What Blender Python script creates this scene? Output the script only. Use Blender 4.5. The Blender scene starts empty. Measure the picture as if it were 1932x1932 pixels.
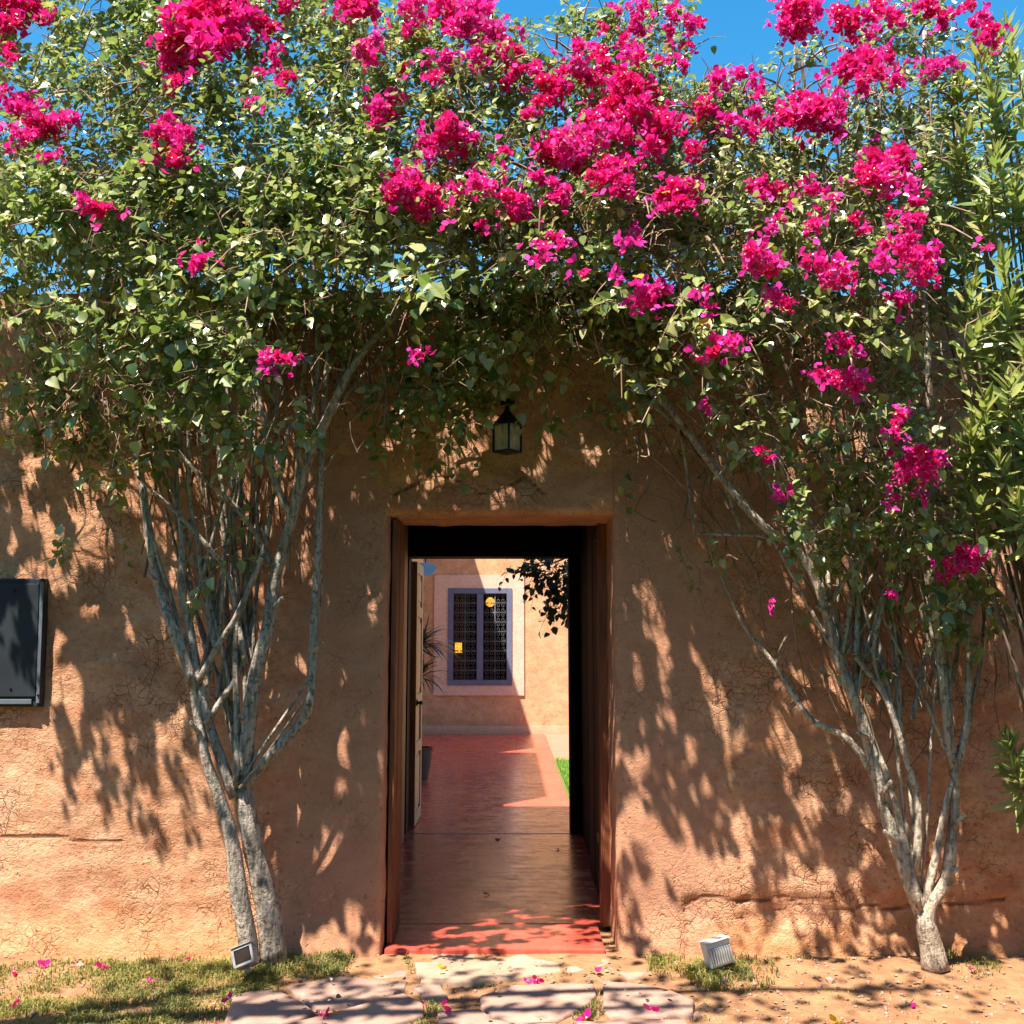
import bpy, bmesh, math, random
import numpy as np
from mathutils import Vector, Matrix, noise as mnoise

random.seed(7)
RNG = np.random.default_rng(11)
SC = bpy.context.scene
COL = SC.collection

# ------------------------------------------------------------------ camera, light, exposure
CAM = np.array((0.0, -5.8, 1.63))
PITCH = math.radians(7.43)
FPX = 1980.0                       # focal length in units of a 1932 px wide picture
cam_data = bpy.data.cameras.new("camera")
cam_data.sensor_width = 36.0
cam_data.lens = 36.0 * FPX / 1932.0
cam_data.clip_end = 500.0
cam_data.clip_start = 0.05
cam = bpy.data.objects.new("camera", cam_data)
COL.objects.link(cam)
cam.location = CAM
cam.rotation_euler = (math.radians(90) + PITCH, 0, 0)
SC.camera = cam

SUN_DIR = np.array((0.33, 0.41, -1.0)); SUN_DIR = SUN_DIR / np.linalg.norm(SUN_DIR)
world = bpy.data.worlds.new("World")
SC.world = world
world.use_nodes = True
wn = world.node_tree
wn.nodes.clear()
w_out = wn.nodes.new("ShaderNodeOutputWorld")
w_bg = wn.nodes.new("ShaderNodeBackground")
w_sky = wn.nodes.new("ShaderNodeTexSky")
w_sky.sky_type = 'NISHITA'
w_sky.sun_disc = False
w_sky.sun_elevation = math.asin(-SUN_DIR[2])
w_sky.sun_rotation = math.atan2(-SUN_DIR[0], -SUN_DIR[1])
w_sky.air_density = 1.2
w_sky.dust_density = 0.3
w_sky.ozone_density = 1.2
w_hs = wn.nodes.new("ShaderNodeHueSaturation")
w_hs.inputs['Saturation'].default_value = 1.46
w_hs.inputs['Hue'].default_value = 0.490
wn.links.new(w_sky.outputs[0], w_hs.inputs['Color'])
wn.links.new(w_hs.outputs[0], w_bg.inputs[0])
w_bg.inputs[1].default_value = 0.088
wn.links.new(w_bg.outputs[0], w_out.inputs[0])

sun_data = bpy.data.lights.new("sun", 'SUN')
sun_data.energy = 5.0
sun_data.angle = math.radians(0.53)
sun_data.color = (1.0, 0.93, 0.82)
sun = bpy.data.objects.new("sun", sun_data)
COL.objects.link(sun)
sun.rotation_euler = Vector(SUN_DIR).to_track_quat('-Z', 'Y').to_euler()
sun.location = (-6, -10, 18)

vs = SC.view_settings
vs.view_transform = 'Standard'
vs.look = 'None'
vs.exposure = 1.5
vs.gamma = 1.0
vs.use_curve_mapping = False
try:
    SC.cycles.max_bounces = 8
    SC.cycles.transparent_max_bounces = 12
    SC.cycles.sample_clamp_indirect = 6.0
    SC.cycles.use_denoising = True
except Exception:
    pass

# ------------------------------------------------------------------ measuring helpers
FWD = np.array((0, math.cos(PITCH), math.sin(PITCH)))
UP = np.array((0, -math.sin(PITCH), math.cos(PITCH)))

def ray(px, py):
    return np.array(((px - 966) / FPX, 0, 0)) - (py - 966) / FPX * UP + FWD

def P(px, py, y):
    """point of the vertical plane at depth y seen at picture position px, py"""
    r = ray(px, py)
    return CAM + r * ((y - CAM[1]) / r[1])

def G(px, py, z):
    """point of the horizontal plane at height z"""
    r = ray(px, py)
    return CAM + r * ((z - CAM[2]) / r[2])

def project(pts):
    rel = pts - CAM
    zc = rel @ FWD
    return 966 + FPX * rel[..., 0] / zc, 966 - FPX * (rel @ UP) / zc, zc

def smooth(a, b, x):
    t = np.clip((x - a) / (b - a), 0, 1)
    return t * t * (3 - 2 * t)

# ------------------------------------------------------------------ object helpers
def tag(o, label=None, cat=None, group=None, kind=None):
    if label: o['label'] = label
    if cat: o['category'] = cat
    if group: o['group'] = group
    if kind: o['kind'] = kind
    return o

def empty(name, loc=(0, 0, 0), label=None, cat=None, group=None, kind=None):
    o = bpy.data.objects.new(name, None)
    o.empty_display_size = 0.1
    COL.objects.link(o)
    o.location = loc
    return tag(o, label, cat, group, kind)

def link(name, me, material=None, parent=None):
    if material is not None and not me.materials:
        me.materials.append(material)
    o = bpy.data.objects.new(name, me)
    COL.objects.link(o)
    if parent is not None:
        o.parent = parent
        o.matrix_parent_inverse = Matrix.Translation(-Vector(parent.location)) if parent.parent is None else \
            Matrix.Translation(-Vector(parent.location) - Vector(parent.parent.location))
    return o

def mesh_from(name, V, F, smooth_shade=True):
    me = bpy.data.meshes.new(name)
    me.from_pydata([tuple(map(float, v)) for v in V], [], [tuple(map(int, f)) for f in F])
    me.update()
    if smooth_shade and len(me.polygons):
        me.polygons.foreach_set('use_smooth', [True] * len(me.polygons))
    return me

def mesh_np(name, V, F, smooth_shade=False):
    """V (n,3) float, F (m,k) int with constant k"""
    V = np.asarray(V, dtype=np.float32); F = np.asarray(F, dtype=np.int32)
    me = bpy.data.meshes.new(name)
    me.vertices.add(len(V)); me.vertices.foreach_set('co', V.ravel())
    k = F.shape[1]
    me.loops.add(F.size); me.loops.foreach_set('vertex_index', F.ravel())
    me.polygons.add(len(F))
    me.polygons.foreach_set('loop_start', np.arange(0, F.size, k, dtype=np.int32))
    me.polygons.foreach_set('loop_total', np.full(len(F), k, dtype=np.int32))
    me.polygons.foreach_set('use_smooth', np.full(len(F), smooth_shade, dtype=bool))
    me.update(calc_edges=True)
    me.validate()
    return me

def box_bm(bm, x0, x1, y0, y1, z0, z1, bev=0.0):
    vs_ = [bm.verts.new(p) for p in ((x0,y0,z0),(x1,y0,z0),(x1,y1,z0),(x0,y1,z0),(x0,y0,z1),(x1,y0,z1),(x1,y1,z1),(x0,y1,z1))]
    fs = [bm.faces.new([vs_[i] for i in f]) for f in ((3,2,1,0),(4,5,6,7),(0,1,5,4),(1,2,6,5),(2,3,7,6),(3,0,4,7))]
    if bev > 0:
        es = {e for f in fs for e in f.edges}
        bmesh.ops.bevel(bm, geom=list(es), offset=bev, segments=2, affect='EDGES', profile=0.6)

def box(name, x0, x1, y0, y1, z0, z1, material, parent=None, bev=0.004):
    bm = bmesh.new()
    box_bm(bm, x0, x1, y0, y1, z0, z1, bev)
    me = bpy.data.meshes.new(name); bm.to_mesh(me); bm.free()
    return link(name, me, material, parent)

def catmull(pts, step):
    pts = [np.asarray(p, float) for p in pts]
    if len(pts) < 3:
        n = max(2, int(np.linalg.norm(pts[1] - pts[0]) / step) + 1)
        return [pts[0] + (pts[1] - pts[0]) * t for t in np.linspace(0, 1, n)]
    q = [2 * pts[0] - pts[1]] + pts + [2 * pts[-1] - pts[-2]]
    out = []
    for i in range(1, len(q) - 2):
        p0, p1, p2, p3 = q[i - 1], q[i], q[i + 1], q[i + 2]
        n = max(2, int(np.linalg.norm(p2 - p1) / step))
        for k in range(n):
            t = k / n
            out.append(0.5 * ((2 * p1) + (-p0 + p2) * t + (2*p0 - 5*p1 + 4*p2 - p3) * t*t + (-p0 + 3*p1 - 3*p2 + p3) * t**3))
    out.append(pts[-1])
    return out

def tube_vf(path, radii, nseg=8, wob=0.0, base=0):
    path = np.asarray(path); n = len(path)
    V = []; F = []
    t = np.gradient(path, axis=0); t /= (np.linalg.norm(t, axis=1)[:, None] + 1e-9)
    ref = np.array((0.13, -1.0, 0.21))
    for i in range(n):
        u = np.cross(t[i], ref)
        if np.linalg.norm(u) < 0.05:
            u = np.cross(t[i], np.array((1.0, 0.2, 0.1)))
        u /= np.linalg.norm(u); v = np.cross(t[i], u)
        for k in range(nseg):
            a = 2 * math.pi * k / nseg
            r = radii[i]
            if wob:
                r *= 1 + wob * mnoise.noise(Vector(path[i] * 9) + Vector((math.cos(a), math.sin(a), 0)) * 1.2)
            V.append(path[i] + r * (math.cos(a) * u + math.sin(a) * v))
    for i in range(n - 1):
        for k in range(nseg):
            a = base + i * nseg + k; b = base + i * nseg + (k + 1) % nseg
            F.append((a, b, b + nseg, a + nseg))
    F.append(tuple(base + k for k in reversed(range(nseg))))
    F.append(tuple(base + (n - 1) * nseg + k for k in range(nseg)))
    return V, F

def tube(name, pts, r0, r1, material, parent=None, nseg=8, step=0.06, wob=0.12, power=1.0):
    path = catmull(pts, step)
    n = len(path)
    rad = [r0 + (r1 - r0) * (i / (n - 1)) ** power for i in range(n)]
    if wob:
        rad = [r * (1 + 0.35 * wob * mnoise.noise(Vector(p * 5))) for r, p in zip(rad, path)]
    V, F = tube_vf(path, rad, nseg, wob)
    return link(name, mesh_from(name, V, F), material, parent)

def lathe(bm, prof, nseg, c=(0, 0, 0), rot=0.0):
    rings = []
    for r, z in prof:
        rings.append([bm.verts.new((c[0] + r * math.cos(rot + 2*math.pi*k/nseg), c[1] + r * math.sin(rot + 2*math.pi*k/nseg), c[2] + z)) for k in range(nseg)])
    for a, b in zip(rings, rings[1:]):
        for k in range(nseg):
            bm.faces.new((a[k], a[(k+1) % nseg], b[(k+1) % nseg], b[k]))
    bm.faces.new(list(reversed(rings[0]))); bm.faces.new(rings[-1])

# ------------------------------------------------------------------ materials
class N:
    """small wrapper for building a node tree"""
    def __init__(self, name):
        self.m = bpy.data.materials.new(name); self.m.use_nodes = True
        self.t = self.m.node_tree; self.t.nodes.clear()
        self.out = self.t.nodes.new('ShaderNodeOutputMaterial')
    def new(self, kind, **kw):
        n = self.t.nodes.new(kind)
        for k, v in kw.items():
            if k.startswith('i_'):
                n.inputs[int(k[2:])].default_value = v
            else:
                setattr(n, k, v)
        return n
    def lk(self, a, b): self.t.links.new(a, b)
    def coords(self, scale=(1, 1, 1)):
        tc = self.new('ShaderNodeTexCoord'); mp = self.new('ShaderNodeMapping')
        mp.inputs['Scale'].default_value = scale
        self.lk(tc.outputs['Object'], mp.inputs['Vector'])
        return mp.outputs[0]
    def noise(self, vec, scale, detail=4, rough=0.6, dist=0.0):
        n = self.new('ShaderNodeTexNoise')
        n.inputs['Scale'].default_value = scale; n.inputs['Detail'].default_value = detail
        n.inputs['Roughness'].default_value = rough; n.inputs['Distortion'].default_value = dist
        self.lk(vec, n.inputs['Vector'])
        return n.outputs['Fac']
    def ramp(self, fac, stops):
        r = self.new('ShaderNodeValToRGB')
        el = r.color_ramp.elements
        while len(el) < len(stops): el.new(0.5)
        for e, (p, c) in zip(el, stops):
            e.position = p
            e.color = (c, c, c, 1) if isinstance(c, (int, float)) else (*c, 1)
        self.lk(fac, r.inputs[0])
        return r.outputs[0]
    def mix(self, fac, a, b, mode='MIX'):
        m = self.new('ShaderNodeMix', data_type='RGBA', blend_type=mode)
        for s, v in ((m.inputs[0], fac), (m.inputs[6], a), (m.inputs[7], b)):
            if isinstance(v, (int, float)): s.default_value = v
            elif isinstance(v, tuple): s.default_value = (*v, 1)
            else: self.lk(v, s)
        return m.outputs[2]
    def math(self, op, a, b=0.0, clamp=False):
        m = self.new('ShaderNodeMath', operation=op, use_clamp=clamp)
        for s, v in ((m.inputs[0], a), (m.inputs[1], b)):
            if isinstance(v, (int, float)): s.default_value = v
            else: self.lk(v, s)
        return m.outputs[0]
    def bump(self, h, strength, dist, prev=None):
        b = self.new('ShaderNodeBump')
        b.inputs['Strength'].default_value = strength; b.inputs['Distance'].default_value = dist
        self.lk(h, b.inputs['Height'])
        if prev is not None: self.lk(prev, b.inputs['Normal'])
        return b.outputs[0]
    def bsdf(self, color, rough=0.8, normal=None, spec=0.3, metallic=0.0):
        p = self.new('ShaderNodeBsdfPrincipled')
        for key, v in (('Base Color', color), ('Roughness', rough), ('Specular IOR Level', spec), ('Metallic', metallic)):
            if isinstance(v, (int, float)): p.inputs[key].default_value = v
            elif isinstance(v, tuple): p.inputs[key].default_value = (*v, 1)
            else: self.lk(v, p.inputs[key])
        if normal is not None: self.lk(normal, p.inputs['Normal'])
        return p
    def done(self, sh):
        self.lk(sh.outputs[0] if hasattr(sh, 'outputs') else sh, self.out.inputs[0])
        return self.m

def adobe_material(name, light, mid, dark, bump=1.0, use_mask=False, crack=1.0):
    n = N(name)
    v = n.coords(); vs_ = n.coords((1, 1, 1.5))
    big = n.noise(v, 0.9, 4, 0.6); midn = n.noise(vs_, 4.5, 6, 0.65, 0.3); fine = n.noise(vs_, 26, 5, 0.7)
    col = n.mix(n.ramp(big, [(0.35, 0.0), (0.65, 1.0)]), mid, light)
    col = n.mix(n.ramp(midn, [(0.38, 0.75), (0.6, 0.0)]), col, dark)
    col = n.mix(n.ramp(fine, [(0.30, 0.55), (0.5, 0.0)]), col, tuple(c * 0.55 for c in dark))
    pale = n.noise(v, 2.1, 3, 0.5)
    col = n.mix(n.ramp(pale, [(0.58, 0.0), (0.75, 0.35)]), col, tuple(min(1, c * 1.3 + 0.03) for c in light))
    sx = n.new('ShaderNodeSeparateXYZ'); n.lk(v, sx.inputs[0])
    foot = n.math('ADD', sx.outputs[2], n.math('MULTIPLY', midn, 0.30))
    col = n.mix(n.ramp(foot, [(0.22, 0.55), (0.50, 0.0)]), col, (0.56, 0.235, 0.085))
    blot = n.noise(v, 1.35, 5, 0.7, 0.6)
    col = n.mix(n.ramp(blot, [(0.30, 0.5), (0.45, 0.0)]), col, tuple(c * 0.72 for c in mid))
    pit = n.ramp(n.noise(v, 34, 3, 0.6), [(0.27, 1.0), (0.36, 0.0)])
    col = n.mix(n.math('MULTIPLY', pit, 0.55), col, tuple(c * 0.4 for c in dark))
    rain = n.noise(n.coords((1, 1, 0.10)), 5.5, 4, 0.6)
    col = n.mix(n.ramp(rain, [(0.52, 0.0), (0.68, 0.28)]), col, tuple(c * 0.8 for c in mid))
    # cracks
    wob = n.new('ShaderNodeVectorMath', operation='ADD')
    nz = n.new('ShaderNodeTexNoise'); nz.inputs['Scale'].default_value = 6; nz.inputs['Detail'].default_value = 4
    n.lk(v, nz.inputs['Vector'])
    sc = n.new('ShaderNodeVectorMath', operation='SCALE'); sc.inputs[3].default_value = 0.13
    n.lk(nz.outputs['Color'], sc.inputs[0]); n.lk(v, wob.inputs[0]); n.lk(sc.outputs[0], wob.inputs[1])
    lines = []
    for sc_, wd, th in ((13.0, 0.045, 0.50), (24.0, 0.07, 0.46)):
        vo = n.new('ShaderNodeTexVoronoi', feature='DISTANCE_TO_EDGE'); vo.inputs['Scale'].default_value = sc_
        n.lk(wob.outputs[0], vo.inputs['Vector'])
        ln = n.ramp(vo.outputs['Distance'], [(0.0, 1.0), (wd, 0.0)])
        lines.append(n.math('MULTIPLY', ln, n.ramp(n.noise(v, sc_ * 0.7, 3, 0.7), [(th - 0.06, 0.0), (th + 0.06, 1.0)])))
    line = n.math('MAXIMUM', lines[0], n.math('MULTIPLY', lines[1], 0.7))
    where = n.ramp(n.noise(v, 1.9, 4, 0.65), [(0.46, 0.0), (0.60, 1.0)])
    cr = n.math('MULTIPLY', line, where)
    cr = n.math('MULTIPLY', cr, crack)
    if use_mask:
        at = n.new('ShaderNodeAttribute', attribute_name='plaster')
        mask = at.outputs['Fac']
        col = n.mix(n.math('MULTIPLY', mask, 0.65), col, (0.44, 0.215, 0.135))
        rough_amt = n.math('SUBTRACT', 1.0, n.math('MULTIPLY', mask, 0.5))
        at2 = n.new('ShaderNodeAttribute', attribute_name='crack')
        extra = n.math('MULTIPLY', line, at2.outputs['Fac'])
        cr = n.math('MULTIPLY', cr, rough_amt)
        cr = n.math('MAXIMUM', cr, extra)
        at3 = n.new('ShaderNodeAttribute', attribute_name='fissure')
        cr = n.math('MAXIMUM', cr, n.ramp(at3.outputs['Fac'], [(0.45, 0.0), (0.8, 1.0)]))
    col = n.mix(n.math('MULTIPLY', cr, 0.82), col, tuple(c * 0.3 for c in dark))
    h = n.math('ADD', n.math('MULTIPLY', fine, 0.55), n.math('MULTIPLY', n.noise(v, 90, 4, 0.75), 0.45))
    h = n.math('ADD', h, n.math('MULTIPLY', midn, 0.35))
    if use_mask: h = n.math('MULTIPLY', h, rough_amt)
    h = n.math('SUBTRACT', n.math('SUBTRACT', h, n.math('MULTIPLY', pit, 0.35)), n.math('MULTIPLY', cr, 0.45))
    b = n.bump(h, 0.85 * bump, 0.020)
    return n.done(n.bsdf(col, 0.95, b, 0.08))

def simple_material(name, color, rough=0.7, var=0.25, scale=6, bump=0.2, bdist=0.01, stretch=(1, 1, 1), spec=0.3, metallic=0.0, alt=None):
    n = N(name)
    v = n.coords(stretch)
    f = n.noise(v, scale, 5, 0.65); g = n.noise(v, scale * 6, 4, 0.7)
    a = alt if alt else tuple(c * (1 - var) for c in color)
    col = n.mix(n.ramp(f, [(0.35, 0.0), (0.65, 1.0)]), a, color)
    col = n.mix(n.ramp(g, [(0.3, var), (0.55, 0.0)]), col, tuple(c * 0.45 for c in color))
    h = n.math('ADD', f, n.math('MULTIPLY', g, 0.5))
    return n.done(n.bsdf(col, rough, n.bump(h, bump, bdist), spec, metallic))

def leaf_material(name, stops, trans=0.42, rough=0.32, spec=0.75, tcol=(0.24, 0.34, 0.05), bunch=False):
    n = N(name)
    geo = n.new('ShaderNodeNewGeometry'); oi = n.new('ShaderNodeObjectInfo')
    r = n.math('FRACT', n.math('ADD', geo.outputs['Random Per Island'], oi.outputs['Random']))
    if bunch: r = n.math('ADD', n.math('MULTIPLY', oi.outputs['Random'], 0.55), n.math('MULTIPLY', geo.outputs['Random Per Island'], 0.45))
    col = n.ramp(r, stops)
    v = n.coords()
    col = n.mix(n.ramp(n.noise(v, 1.6, 3, 0.6), [(0.4, 0.0), (0.62, 0.5)]), col, n.mix(1.0, col, (1.35, 1.2, 0.8), 'MULTIPLY'))
    col = n.mix(n.ramp(n.noise(v, 60, 2, 0.5), [(0.35, 0.3), (0.6, 0.0)]), col, n.mix(1.0, col, (0.6, 0.6, 0.6), 'MULTIPLY'))
    p = n.bsdf(col, rough, None, spec)
    tr = n.new('ShaderNodeBsdfTranslucent')
    tc = n.mix(0.6, col, tcol)
    n.lk(tc, tr.inputs['Color'])
    ms = n.new('ShaderNodeMixShader'); ms.inputs[0].default_value = trans
    n.lk(p.outputs[0], ms.inputs[1]); n.lk(tr.outputs[0], ms.inputs[2])
    return n.done(ms)

M = {}
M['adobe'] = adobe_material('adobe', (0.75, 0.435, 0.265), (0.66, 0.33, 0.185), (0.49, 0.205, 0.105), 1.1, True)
M['adobe_far'] = adobe_material('adobe_far', (0.72, 0.41, 0.23), (0.68, 0.37, 0.20), (0.55, 0.27, 0.14), 0.5)
M['plaster'] = adobe_material('pink_plaster', (0.76, 0.50, 0.38), (0.74, 0.48, 0.36), (0.68, 0.42, 0.31), 0.2, False, 0.0)
M['soil'] = simple_material('soil', (0.38, 0.20, 0.10), 0.95, 0.4, 6, 0.9, 0.02, spec=0.1, alt=(0.26, 0.12, 0.06))
M['lawn'] = simple_material('lawn', (0.055, 0.085, 0.022), 0.95, 0.4, 8, 0.9, 0.03, spec=0.1, alt=(0.035, 0.055, 0.016))
M['stone'] = simple_material('flagstone', (0.45, 0.275, 0.205), 0.9, 0.3, 4, 0.7, 0.012, spec=0.12, alt=(0.30, 0.18, 0.14))
M['stone_pale'] = simple_material('pale_flagstone', (0.48, 0.315, 0.22), 0.9, 0.3, 4, 0.7, 0.012, spec=0.12, alt=(0.33, 0.21, 0.145))
def bark_material(name, light, mid, dark):
    n = N(name); v = n.coords((1, 1, 0.55)); v2 = n.coords()
    a = n.noise(v, 9, 5, 0.7, 0.4); b_ = n.noise(v2, 34, 4, 0.7); c = n.noise(n.coords((1, 1, .18)), 60, 3, 0.6)
    col = n.mix(n.ramp(a, [(0.36, 0.0), (0.62, 1.0)]), mid, light)
    col = n.mix(n.ramp(b_, [(0.36, 0.85), (0.47, 0.0)]), col, dark)
    col = n.mix(n.ramp(c, [(0.38, 0.6), (0.52, 0.0)]), col, dark)
    h = n.math('ADD', n.math('MULTIPLY', c, 0.8), n.math('ADD', n.math('MULTIPLY', a, 0.7), b_))
    return n.done(n.bsdf(col, 0.92, n.bump(h, 1.0, 0.014), 0.12))
M['bark'] = bark_material('grey_bark', (0.50, 0.42, 0.34), (0.30, 0.24, 0.19), (0.09, 0.065, 0.05))
M['bark_pale'] = bark_material('pale_bark', (0.62, 0.52, 0.40), (0.40, 0.31, 0.23), (0.13, 0.09, 0.065))
M['twig'] = simple_material('twig_bark', (0.40, 0.27, 0.18), 0.9, 0.4, 12, 0.5, 0.004, (1, 1, 0.4), 0.15, alt=(0.17, 0.10, 0.07))
M['wood'] = simple_material('dark_red_wood', (0.30, 0.105, 0.046), 0.55, 0.45, 5, 0.5, 0.008, (7, 7, 0.5), 0.35, alt=(0.10, 0.032, 0.016))
M['wood_dark'] = simple_material('dark_brown_wood', (0.15, 0.050, 0.024), 0.6, 0.45, 5, 0.5, 0.008, (7, 7, 0.5), 0.3, alt=(0.07, 0.022, 0.012))
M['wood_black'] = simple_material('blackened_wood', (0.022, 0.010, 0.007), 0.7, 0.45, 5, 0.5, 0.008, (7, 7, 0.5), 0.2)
M['wood_tan'] = simple_material('tan_wood', (0.80, 0.45, 0.27), 0.6, 0.3, 5, 0.4, 0.005, (7, 7, 0.6), 0.3)
M['iron'] = simple_material('black_iron', (0.012, 0.013, 0.016), 0.35, 0.3, 30, 0.3, 0.002, spec=0.5, metallic=0.4)
M['steel'] = simple_material('dark_painted_steel', (0.026, 0.032, 0.038), 0.5, 0.3, 3, 0.15, 0.004, spec=0.35, alt=(0.017, 0.021, 0.026))
M['steel_edge'] = simple_material('steel_edge', (0.13, 0.15, 0.17), 0.4, 0.2, 8, 0.15, 0.003, spec=0.5)
M['white_metal'] = simple_material('white_metal', (0.74, 0.73, 0.70), 0.45, 0.12, 12, 0.1, 0.002, spec=0.4)
M['grey_metal'] = simple_material('grey_metal', (0.40, 0.38, 0.36), 0.4, 0.3, 12, 0.1, 0.002, spec=0.4)
M['lavender'] = simple_material('lavender_paint', (0.15, 0.16, 0.25), 0.5, 0.2, 8, 0.1, 0.003, spec=0.3)
M['grille'] = simple_material('grille_paint', (0.11, 0.105, 0.115), 0.6, 0.2, 8, 0.1, 0.003)
M['blue_sign'] = simple_material('pale_blue_paint', (0.30, 0.52, 0.80), 0.5, 0.12, 10, 0.1, 0.002, spec=0.3)
M['room'] = simple_material('dark_room', (0.10, 0.05, 0.03), 0.9, 0.2, 4, 0.1, 0.004)
M['pot'] = simple_material('dark_pot', (0.10, 0.05, 0.045), 0.6, 0.2, 6, 0.2, 0.004)

def red_floor():
    n = N('polished_red_concrete')
    v = n.coords((0.9, 5.0, 1)); v2 = n.coords()
    streak = n.noise(v, 2.4, 4, 0.55); patch = n.noise(v2, 1.1, 4, 0.6)
    col = n.mix(n.ramp(patch, [(0.35, 0.0), (0.65, 1.0)]), (0.56, 0.070, 0.045), (0.64, 0.105, 0.068))
    col = n.mix(n.ramp(streak, [(0.35, 0.3), (0.6, 0.0)]), col, (0.24, 0.045, 0.032))
    scuff = n.noise(v2, 7.0, 5, 0.7)
    col = n.mix(n.ramp(scuff, [(0.52, 0.0), (0.70, 0.25)]), col, (0.58, 0.22, 0.15))
    rough = n.math('ADD', n.ramp(streak, [(0.3, 0.15), (0.7, 0.30)]), n.ramp(scuff, [(0.45, 0.0), (0.70, 0.16)]))
    b = n.bump(streak, 0.035, 0.006)
    return n.done(n.bsdf(col, rough, b, 0.6))
M['red_floor'] = red_floor()

GREEN = [(0.0, (0.055, 0.120, 0.036)), (0.22, (0.145, 0.215, 0.056)), (0.5, (0.27, 0.325, 0.100)), (0.78, (0.42, 0.445, 0.175)), (0.95, (0.52, 0.52, 0.26)), (0.985, (0.55, 0.40, 0.06)), (1.0, (0.30, 0.17, 0.06))]
M['leaf'] = leaf_material('bougainvillea_leaf', GREEN)
M['oleander'] = leaf_material('oleander_leaf', [(0.0, (0.12, 0.19, 0.05)), (0.3, (0.26, 0.33, 0.09)), (0.75, (0.42, 0.45, 0.15)), (0.98, (0.50, 0.46, 0.18))])
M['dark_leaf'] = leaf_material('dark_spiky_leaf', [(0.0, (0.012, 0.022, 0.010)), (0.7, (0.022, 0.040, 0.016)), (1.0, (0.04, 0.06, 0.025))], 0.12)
M['grass'] = leaf_material('grass_blade', [(0.0, (0.10, 0.15, 0.03)), (0.45, (0.19, 0.21, 0.055)), (0.75, (0.33, 0.25, 0.10)), (1.0, (0.42, 0.33, 0.15))], 0.3, 0.6, 0.2)
M['bract'] = leaf_material('magenta_bract', [(0.0, (0.58, 0.008, 0.045)), (0.22, (0.70, 0.010, 0.14)), (0.5, (0.74, 0.018, 0.32)), (0.8, (0.76, 0.05, 0.46)), (0.96, (0.84, 0.28, 0.62))], 0.42, 0.6, 0.2, (0.9, 0.02, 0.28), True)
M['cream'] = simple_material('cream_floret', (0.80, 0.72, 0.45), 0.6, 0.1, 20, 0.1, 0.001)
M['bright_lawn'] = simple_material('bright_lawn', (0.12, 0.24, 0.04), 0.9, 0.3, 8, 0.5, 0.02, spec=0.1)
M['bright_blade'] = leaf_material('bright_grass_blade', [(0.0, (0.12, 0.26, 0.04)), (1.0, (0.24, 0.38, 0.08))], 0.35, 0.6, 0.2)
M['yellow'] = leaf_material('yellow_leaf', [(0.0, (0.75, 0.50, 0.02)), (1.0, (0.80, 0.58, 0.05))], 0.3, 0.5, 0.3, (0.8, 0.5, 0.02))

def emission(name, col, s):
    n = N(name); e = n.new('ShaderNodeEmission'); e.inputs[0].default_value = (*col, 1); e.inputs[1].default_value = s
    return n.done(e)
M['lamp_glow'] = emission('lamp_glow', (1.0, 0.50, 0.05), 1.5)

def glass_material(name, tint, mixf, rough=0.05):
    n = N(name)
    g = n.new('ShaderNodeBsdfGlossy'); g.inputs['Roughness'].default_value = rough
    t = n.new('ShaderNodeBsdfTransparent'); t.inputs[0].default_value = (*tint, 1)
    fr = n.new('ShaderNodeFresnel'); fr.inputs[0].default_value = 1.45
    ms = n.new('ShaderNodeMixShader')
    n.lk(n.math('ADD', fr.outputs[0], mixf, True), ms.inputs[0]); n.lk(t.outputs[0], ms.inputs[1]); n.lk(g.outputs[0], ms.inputs[2])
    return n.done(ms)
M['pane'] = glass_material('window_glass', (0.65, 0.62, 0.58), 0.0)
def lantern_glass():
    n = N('seeded_lantern_glass'); v = n.coords((1, 1, 0.4))
    f = n.noise(v, 40, 4, 0.6)
    d = n.bsdf((0.72, 0.68, 0.54), 0.25, n.bump(f, 0.6, 0.006), 0.6)
    t = n.new('ShaderNodeBsdfTransparent'); t.inputs[0].default_value = (0.85, 0.8, 0.6, 1)
    ms = n.new('ShaderNodeMixShader'); n.lk(n.ramp(f, [(0.3, 0.35), (0.7, 0.8)]), ms.inputs[0])
    n.lk(t.outputs[0], ms.inputs[1]); n.lk(d.outputs[0], ms.inputs[2])
    return n.done(ms)
M['lantern_glass'] = lantern_glass()
M['terrace'] = simple_material('pink_terrace', (0.42, 0.20, 0.13), 0.8, 0.2, 3, 0.2, 0.006, spec=0.2)

# ------------------------------------------------------------------ ground
FLOOR_Z = 0.06
def ground_z(x, y):
    z = 0.035 * float(smooth(-0.75, -0.05, np.array(y)))
    if -6 < x < 6 and -7 < y < 0.5:
        z += 0.010 * mnoise.noise(Vector((x * 1.7, y * 1.7, 3))) + 0.006 * mnoise.noise(Vector((x * 7, y * 7, 1)))
    return z

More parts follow.
